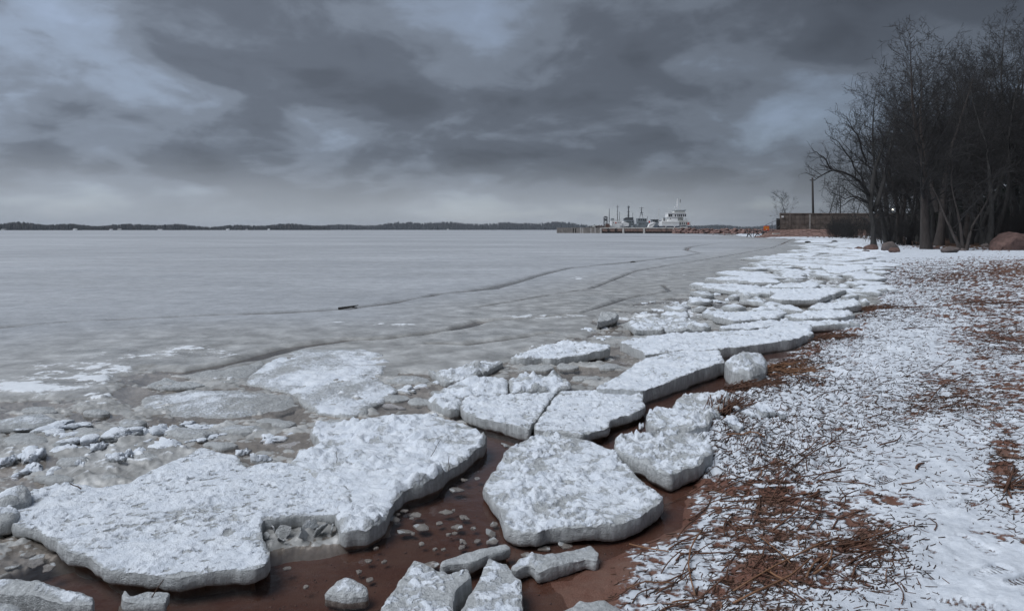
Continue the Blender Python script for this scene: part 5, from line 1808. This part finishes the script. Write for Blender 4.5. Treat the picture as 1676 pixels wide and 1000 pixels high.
for i in range(22):                                       # scrap and gear piled on the planked quay
    u = rg.uniform(966, 996); f = np.interp(u, [966, 975, 990, 996], [.5, 1, .9, .5])
    x, y, _ = at(u, 376, 316)
    m = MB()
    for k in range(3):
        c0 = rg.normal(0, .5, 3) * (1, .6, 0); m.bar((c0[0] - rg.uniform(.3, 1.4), c0[1], rg.uniform(0, .5)), (c0[0] + rg.uniform(.3, 1.4), c0[1], rg.uniform(.1, 1.5) * f), rg.uniform(.05, .16), 5)
    m.box(-.4, -.3, 0, rg.uniform(.1, .5), .3, rg.uniform(.3, 1.1) * f)
    o = m.build('scrap_heap', (M_DGREY, M_RUST, M_OFFW)[i % 3]); o.location = (x, y, Zt)
    tag(o, 'heap of metal scrap and gear on the planked quay', 'scrap heap', 'scrap heaped on the planked quay')
for i, (u, v, c) in enumerate(((1090, 372.6, M_OFFW), (1097, 372.8, M_DGREY), (1104, 372.4, M_WHITE), (1038, 372.8, M_DGREY), (1087, 373, M_RUST))):
    x, y, z = at(u, v, 293.5)
    m = MB(); m.bar((0, 0, 0), (0, 0, .45), .16, 8).bar((0, 0, .45), (0, 0, .6), .26, 8)
    m.bar((-.5, 0, .5), (.5, 0, .5), .09, 6)
    o = m.build('bollard', c); o.location = (x, y, Zt + .05); tag(o, 'mooring bollard on the concrete edge of the pier', 'bollard', 'bollards along the pier')

# ================================================================ far shores
def wood(name, label, pts, n, hmin, hmax, seed, mat, frac_con=.6, depth=160):
    """pts: (u, t, ground height of the ridge)"""
    rg = np.random.default_rng(seed)
    us = np.array([p[0] for p in pts], float); ts = np.array([p[1] for p in pts], float); hs = np.array([p[2] for p in pts], float)
    V = []; F = []; b = 0
    U = rg.uniform(us[0], us[-1], n)
    T0 = np.interp(U, us, ts); q = rg.random(n) ** 1.3
    Tt = T0 + depth * q
    X = (U - UC) / FPX * Tt
    G = np.interp(U, us, hs) * q + .2
    Hh_ = rg.uniform(hmin, hmax, n) * (1 + .34 * np.sin(U * .05) * np.sin(U * .021 + 1))
    for i in range(n):
        h = Hh_[i]; con = rg.random() < frac_con
        k = 6
        an = np.arange(k) * 2 * math.pi / k + rg.random()
        prof = ((.0, .10), (.18, .17), (.55, .10), (1.0, .005)) if con else ((.0, .06), (.30, .20), (.75, .17), (1.0, .04))
        for f, r in prof:
            rr = r * h * rg.uniform(.8, 1.2, k)
            V.append(np.stack([X[i] + np.cos(an) * rr, Tt[i] + np.sin(an) * rr, np.full(k, G[i] + f * h)], 1))
        for lv in range(3):
            for j in range(k):
                F.append((b + lv * k + j, b + lv * k + (j + 1) % k, b + (lv + 1) * k + (j + 1) % k, b + (lv + 1) * k + j))
        b += 4 * k
    o = mesh_np(name, np.concatenate(V), np.array(F), mat, None, False)
    return tag(o, label, 'forest', kind='stuff')


def shore_land(pts, depth):
    m = MB(); n = len(pts)
    Vv = []
    for u, t, h in pts:
        for dt, z in ((-8, -.4), (0, .6), (depth * .5, h * .5 + .5), (depth, h + .3), (depth + 900, h + 1)):
            x = (u - UC) / FPX * (t + dt)
            Vv.append((x, t + dt, z))
    Ff = []
    for i in range(n - 1):
        for k in range(4):
            Ff.append((i * 5 + k, i * 5 + 5 + k, i * 5 + 6 + k, i * 5 + 1 + k))
    m.add(Vv, Ff)
    return tag(m.build('far_shore', M_HILL, None, True), kind='structure')


S1 = [(-420, 1500, 2), (-100, 1650, 2), (100, 1750, 2.5), (185, 1800, 3), (192, 1950, 1), (280, 2050, 0.5), (330, 2100, 1), (420, 2100, 2), (540, 2200, 2)]
S2 = [(500, 2900, 3), (560, 3000, 8), (640, 3100, 13), (700, 3100, 19), (780, 3100, 20), (860, 3200, 18), (930, 3200, 17), (985, 3300, 9), (1040, 3400, 3), (1120, 3300, 3), (1200, 3300, 4), (1230, 3300, 5), (1280, 3300, 4), (1420, 3200, 6)]
shore_land(S1, 160); shore_land(S2, 260)
wood('forest', 'dark mixed forest along the nearer far shore', S1, 4200, 10.5, 16.5, 1, M_WOOD_L, .6, 160)
wood('forest', 'leafless brown fringe of the nearer far forest', S1, 900, 7, 13, 2, M_WOOD_B, .05, 40)
wood('forest', 'bluish forest ridge on the most distant shore', S2, 6000, 15, 23, 3, M_WOOD_L, .7, 260)
for i, (u, w_) in enumerate(((6, 9), (123, 8), (182, 6), (195, 9), (262, 10), (373, 8), (404, 5), (440, 5), (535, 9), (733, 6))):
    t_ = float(np.interp(u, [p[0] for p in (S1 if u < 500 else S2)], [p[1] for p in (S1 if u < 500 else S2)])) - 6
    x = (u - UC) / FPX * t_
    h_ = empty('house', (x, t_, .4))
    w2 = w_ * t_ / FPX * .32
    MB().box(-w2, -3, -.6, w2, 3, 2.6).build('wall', M_WHITE if i % 3 else M_OFFW, h_)
    MB().prism([(-w2 * 1.1, 2.62), (w2 * 1.1, 2.62), (w2 * .5, 4.6), (-w2 * .5, 4.6)], -3.3, 3.3).build('roof', M_OFFW if i % 2 else M_ROOF, h_)
    tag(h_, 'tiny white house at the waterline below the distant forest', 'house', 'houses on the far shore')

# ================================================================ reeds
def stick(x0_, y0_, x1_, y1_, r, lift0=.0, lift1=.0, k=5, bow=.0, rg=None):
    t = np.linspace(0, 1, k)
    X = x0_ + (x1_ - x0_) * t; Y = y0_ + (y1_ - y0_) * t
    L = math.hypot(x1_ - x0_, y1_ - y0_)
    nx_, ny_ = -(y1_ - y0_) / (L + 1e-6), (x1_ - x0_) / (L + 1e-6)
    X = X + nx_ * bow * L * np.sin(math.pi * t); Y = Y + ny_ * bow * L * np.sin(math.pi * t)
    Z = gz(X, Y)
    Z = np.maximum(Z, np.interp(t, [0, 1], [Z[0], Z[-1]])) + r * .8 + lift0 * (1 - t) + lift1 * t
    return np.stack([X, Y, Z], 1), np.full(k, r) * np.linspace(1, .75, k)


def reed(x0_, y0_, x1_, y1_, r, label, group, mat, lift0=0, lift1=0, bow=0.0, name='reed_stalk'):
    P, rr = stick(x0_, y0_, x1_, y1_, r, lift0, lift1, 6, bow)
    V, F = tubes([(P, rr, 6)])
    c = V[:6].mean(0)
    V = np.vstack([V, V[:6].mean(0), V[-6:].mean(0)]); n = len(V)
    caps = np.array([(n - 2, (k + 1) % 6, k) for k in range(6)] + [(n - 1, n - 8 + k, n - 8 + (k + 1) % 6) for k in range(6)])
    o = mesh_np(name, V - c, F + [caps], mat, None, True, None, tuple(c))
    return tag(o, label, 'reed', group)


rng = np.random.default_rng(77)
LONG = [((1367, 727), (1259, 835), .006, 0), ((1384, 771), (1322, 791), .007, 0), ((1372, 886), (1200, 977), .0065, 1), ((1239, 886), (1294, 930), .006, 1), ((1340, 806), (1322, 820), .012, 0), ((1150, 876), (1138, 985), .007, 1),
        ((1030, 897), (1095, 912), .006, 1), ((1140, 990), (1100, 1000), .006, 1), ((1110, 960), (1026, 976), .005, 1), ((1254, 937), (1300, 970), .008, 1), ((1120, 870), (1270, 900), .004, 0), ((1200, 1000), (1330, 920), .007, 1),
        ((1520, 662), (1588, 612), .009, 0), ((1528, 659), (1590, 651), .008, 0), ((1545, 672), (1575, 655), .007, 0), ((1643, 815), (1660, 765), .010, 0), ((1655, 818), (1668, 775), .010, 0), ((1190, 722), (1252, 728), .010, 1),
        ((1332, 950), (1362, 905), .008, 1), ((1320, 955), (1345, 915), .008, 1), ((1335, 945), (1375, 915), .007, 0), ((1380, 940), (1435, 903), .007, 0), ((1395, 950), (1440, 920), .007, 0), ((1215, 735), (1250, 700), .005, 0), ((1330, 660), (1376, 650), .006, 0), ((1260, 745), (1300, 690), .004, 0),
        ((1101, 672), (1110, 705), .006, 0), ((1300, 770), (1345, 730), .005, 0), ((1240, 770), (1305, 752), .006, 0), ((1225, 781), (1290, 775), .006, 0), ((1190, 800), (1218, 786), .008, 0), ((1500, 770), (1512, 760), .012, 0), ((1440, 735), (1475, 715), .008, 0), ((1420, 690), (1450, 680), .007, 0), ((1480, 545), (1530, 540), .010, 0), ((1560, 590), (1520, 615), .007, 0)]
for i, (a_, b_, r, m) in enumerate(LONG):
    xa, ya, _ = hit(*a_); xb, yb, _ = hit(*b_)
    reed(xa, ya, xb, yb, r * .72, 'long tan reed stalk stretched across bare red sand' if m else 'long brown reed stalk lying on the snowy beach',
         'long tan reed stalks' if m else 'long brown reed stalks', M_REED2 if m else M_REED, rng.uniform(0, .02), rng.uniform(0, .03), rng.uniform(-.10, .10))


for i in range(46):
    u = rng.uniform(1090, 1440); v = np.interp(u, [1090, 1260, 1440], [960, 850, 800]) + rng.normal(0, 55)
    if v > 1010 or v < 690: continue
    x, y, z = hit(u, v)
    a_ = rng.normal(.75, .45) if rng.random() < .7 else rng.uniform(0, 3.14)
    L = rng.uniform(.18, .48); dx, dy = math.cos(a_) * L / 2, math.sin(a_) * L / 2
    reed(x - dx, y - dy, x + dx, y + dy, rng.uniform(.0028, .0050), 'long brown reed stalk lying on the snowy beach', 'long brown reed stalks', M_REED, rng.uniform(0, .012), rng.uniform(0, .03), rng.uniform(-.12, .12))


def reed_density(u, v):
    d = blobs(u, v, [(1270, 900, 110, 70, .42), (1210, 980, 100, 40, .42), (1260, 800, 80, 50, .6), (1270, 612, 70, 14, 3.0), (1200, 680, 30, 18, 2.0), (1215, 640, 40, 12, 2.0), (1350, 545, 60, 12, 2.2), (1310, 580, 50, 16, 2.0), (1415, 510, 45, 6, 2.2), (1250, 720, 80, 40, .9),
                     (1570, 650, 90, 36, .7), (1640, 760, 40, 70, .5), (1440, 880, 60, 40, .7), (1600, 500, 110, 40, .5), (1350, 680, 110, 60, .5), (1640, 560, 60, 30, .9), (1480, 500, 60, 30, .5), (1540, 450, 110, 20, .9), (1470, 620, 80, 60, .35)])
    return d + .06 - blobs(u, v, [(1600, 860, 90, 70, .10), (1620, 960, 100, 50, .1)])


def beach_points(n, seed):
    rg = np.random.default_rng(seed)
    out = []
    while len(out) < n:
        u = rg.uniform(1000, 1730, 4000); v = 376 + 45 * (660 / 45) ** rg.random(4000)
        x, y = px(u, v, .15)
        s = shore_s(x, y)
        ok = (s > .15) & (rg.random(4000) * 2.2 < reed_density(u, v))
        out += list(zip(x[ok], y[ok]))
    return np.array(out[:n])


# single stalks of middle length, the ones that show largest
pts = beach_points(4200, 5)
big = pts[(pts[:, 1] < 6.5)][:190]
for i, (x, y) in enumerate(big):
    a_ = rng.uniform(0, math.pi) if rng.random() < .6 else rng.normal(.6, .4)
    L = .07 + .24 * rng.random() ** 2; dx, dy = math.cos(a_) * L / 2, math.sin(a_) * L / 2
    reed(x - dx, y - dy, x + dx, y + dy, rng.uniform(.0016, .0034), 'short broken reed piece scattered on the snow and sand', 'short broken reed pieces', M_REED if i % 4 else M_REED2, rng.uniform(-.004, .008), rng.uniform(-.004, .018), rng.uniform(-.16, .16))
# the rest of the drifted litter
ch, ch2 = [], []
pts = beach_points(34000, 6)
ang = rng.normal(.5, .75, len(pts)); Ls = (.010 + .060 * rng.random(len(pts)) ** 2.2) * np.clip(.8 + pts[:, 1] / 16, .8, 2.5); rr = rng.uniform(.0011, .0030, len(pts)) * np.clip(.7 + pts[:, 1] / 12, 1, 4)
ex = np.cos(ang) * Ls / 2; ey = np.sin(ang) * Ls / 2
za = gz(pts[:, 0] - ex, pts[:, 1] - ey); zb_ = gz(pts[:, 0] + ex, pts[:, 1] + ey); zm = gz(pts[:, 0], pts[:, 1])
lift = np.maximum(0, zm - (za + zb_) / 2)
for i in range(len(pts)):
    e = lift[i] + rr[i] * rng.uniform(-.5, .6)
    P = np.array([(pts[i, 0] - ex[i], pts[i, 1] - ey[i], za[i] + e), (pts[i, 0] + ex[i], pts[i, 1] + ey[i], zb_[i] + e + rng.uniform(0, .006))])
    (ch if i % 5 else ch2).append((P, np.array([rr[i], rr[i] * .8]), 4))
V, F = tubes(ch); tag(mesh_np('reed_litter', V, F, M_LITTER, None, False), 'dark crumbled reed litter strewn over the snowy beach', 'reed litter', kind='stuff')
V, F = tubes(ch2); tag(mesh_np('reed_litter', V, F, M_REED, None, False), 'rust-brown reed bits strewn over the snowy beach', 'reed litter', kind='stuff')
# tufts of matted reeds
for i, (u, v, w, n, lb) in enumerate([(1175, 690, 60, 90, 'upright tuft of broken rusty reeds pushed up by the ice'), (1265, 612, 110, 110, 'flat mat of orange-brown reeds beside the rounded ice block'), (1330, 558, 100, 100, 'drift of brown reeds where the broad flat floe meets the beach'),
                                      (1415, 508, 90, 110, 'far drift of reeds at the end of the mid-shore floes'), (1215, 640, 60, 90, 'dark red heap of reed crumbs over wet sand'), (1600, 500, 110, 40, 'brown reed drift line high on the snowy beach'), (1390, 905, 60, 16, 'criss-crossed pile of reed bits on the snow'), (1650, 800, 30, 16, 'dark bundle of reed stems on clean snow')]):
    x, y, z = hit(u, v)
    W_ = w * y / FPX
    ch = []
    for k in range(n):
        a_ = rng.normal(.35, .5) if i else rng.uniform(.3, 1.5)
        L = rng.uniform(.08, .3) * (1 + y / 14); px_, py_ = x + float(np.clip(rng.normal(0, .28), -.5, .5)) * W_, y + float(np.clip(rng.normal(0, .2), -.38, .38)) * W_ * (1 if i else .5)
        P, r_ = stick(px_, py_, px_ + math.cos(a_) * L, py_ + math.sin(a_) * L, rng.uniform(.0025, .0045) * (1 + y / 20), rng.uniform(0, .03), rng.uniform(0, .05) if i else rng.uniform(.02, .14), 3)
        ch.append((P, r_, 4))
    V, F = tubes(ch); c = np.array((x, y, z))
    tag(mesh_np('reed_tuft', V - c, F, M_REED if i not in (1,) else M_REED2, None, False, None, (x, y, z)), lb, 'reed tuft')
# twigs standing on or lying across the floes and the ice
def twig(u0, v0, u1, v1, h0, h1, r, lb):
    x, y = px(u0, v0, h0)
    a = np.array((x, y, h0)); b = np.array(at(u1, v1, y + .01))
    P = np.linspace(a, b, 4) + np.array([(0, 0, 0), (.004, 0, .002), (-.003, 0, -.002), (0, 0, 0)])
    V, F = tubes([(P, np.linspace(r, r * .6, 4), 5)])
    tag(mesh_np('twig', V - a, F, M_LITTER, None, True, None, tuple(a)), lb, 'twig')


twig(705, 747, 721, 719, .11, .2, .0022, 'thin slanting stem stuck in the hummocky floe')
twig(734, 771, 735, 746, .11, .2, .0028, 'upright stub at the water edge of the hummocky floe')
twig(551, 757, 551, 738, .11, .2, .0022, 'short upright stem on the joint of the huge and hummocky floes')
twig(133, 800, 114, 790, .10, .12, .004, 'dark bent twig at the far rim of the huge floe')
twig(237, 992, 268, 948, .0, .1, .0030, 'thin pale straw leaning from the pool on the huge floe')
x, y = px(571, 509)
P, F = boulder_geo(9, .35, 12, 8, 5)
m = MB(); m.bar((-.22, 0, .03), (.0, .02, .06), .03, 6, .025).bar((.0, .02, .06), (.2, .0, .10), .025, 6, .008).bar((.05, .02, .06), (.16, .06, .04), .012, 5)
o = m.build('driftwood', M_DARK); o.location = (x, y, .02); tag(o, 'black driftwood stick frozen in at the long crack', 'driftwood')
for u, v, lb in ((1036, 431, 'small dark stone sitting on the smooth lake ice'), (1322, 398, 'dark stone on the ice in front of the revetment'), (1366, 397, 'darker flat stone nearer the boulder row on the ice')):
    x, y = px(u, v)
    o = mesh_np('stone', P * (5 * y / FPX), F, M_DARK, None, True, None, (x, y, .0)); tag(o, lb, 'stone')

# ================================================================ damp winter air over the lake
m, t, out = new_mat('damp_air')
pv = t.n('ShaderNodeVolumePrincipled')
pv.inputs['Color'].default_value = (0.80, 0.87, 1.0, 1)
pv.inputs['Density'].default_value = 0.00009
pv.inputs['Anisotropy'].default_value = 0.0
t.link(pv.outputs[0], out.inputs['Volume'])
mb = MB().box(-9300, -330, -2.2, 9300, 5400, 62)
tag(mb.build('haze', m), kind='stuff')

# gravel on the bed of the pool and on the wet sand
rg = np.random.default_rng(55)
Vs, Fs, b = [], [], 0
ico = np.array([(0, 0, 1), (.9, 0, .2), (.28, .85, .2), (-.72, .53, .2), (-.72, -.53, .2), (.28, -.85, .2), (0, 0, -.6)])
fi = np.array([(0, 1, 2), (0, 2, 3), (0, 3, 4), (0, 4, 5), (0, 5, 1), (6, 2, 1), (6, 3, 2), (6, 4, 3), (6, 5, 4), (6, 1, 5)])
u = rg.uniform(380, 1110, 1800); v = rg.uniform(700, 1030, 1800)
X, Y = px(u, v, -.05); S_ = shore_s(X, Y); ok = (S_ < .15) & inside(X, Y, POOL)
X, Y = X[ok], Y[ok]; Z = gz(X, Y)
for x, y, z in zip(X, Y, Z):
    s = .002 + .006 * rg.random() ** 3
    a = rg.uniform(0, 6.28); c_, s_ = math.cos(a), math.sin(a)
    P = ico * np.array([s * rg.uniform(.8, 1.6), s, s * .6]) * rg.uniform(.8, 1.2, (7, 1))
    Vs.append(np.stack([P[:, 0] * c_ - P[:, 1] * s_ + x, P[:, 0] * s_ + P[:, 1] * c_ + y, P[:, 2] + z + s * .2], 1)); Fs.append(fi + b); b += 7
tag(mesh_np('gravel', np.concatenate(Vs), np.concatenate(Fs), M_GRAVEL, None, False), 'fine reddish gravel on the bed of the pool', 'gravel', kind='stuff')
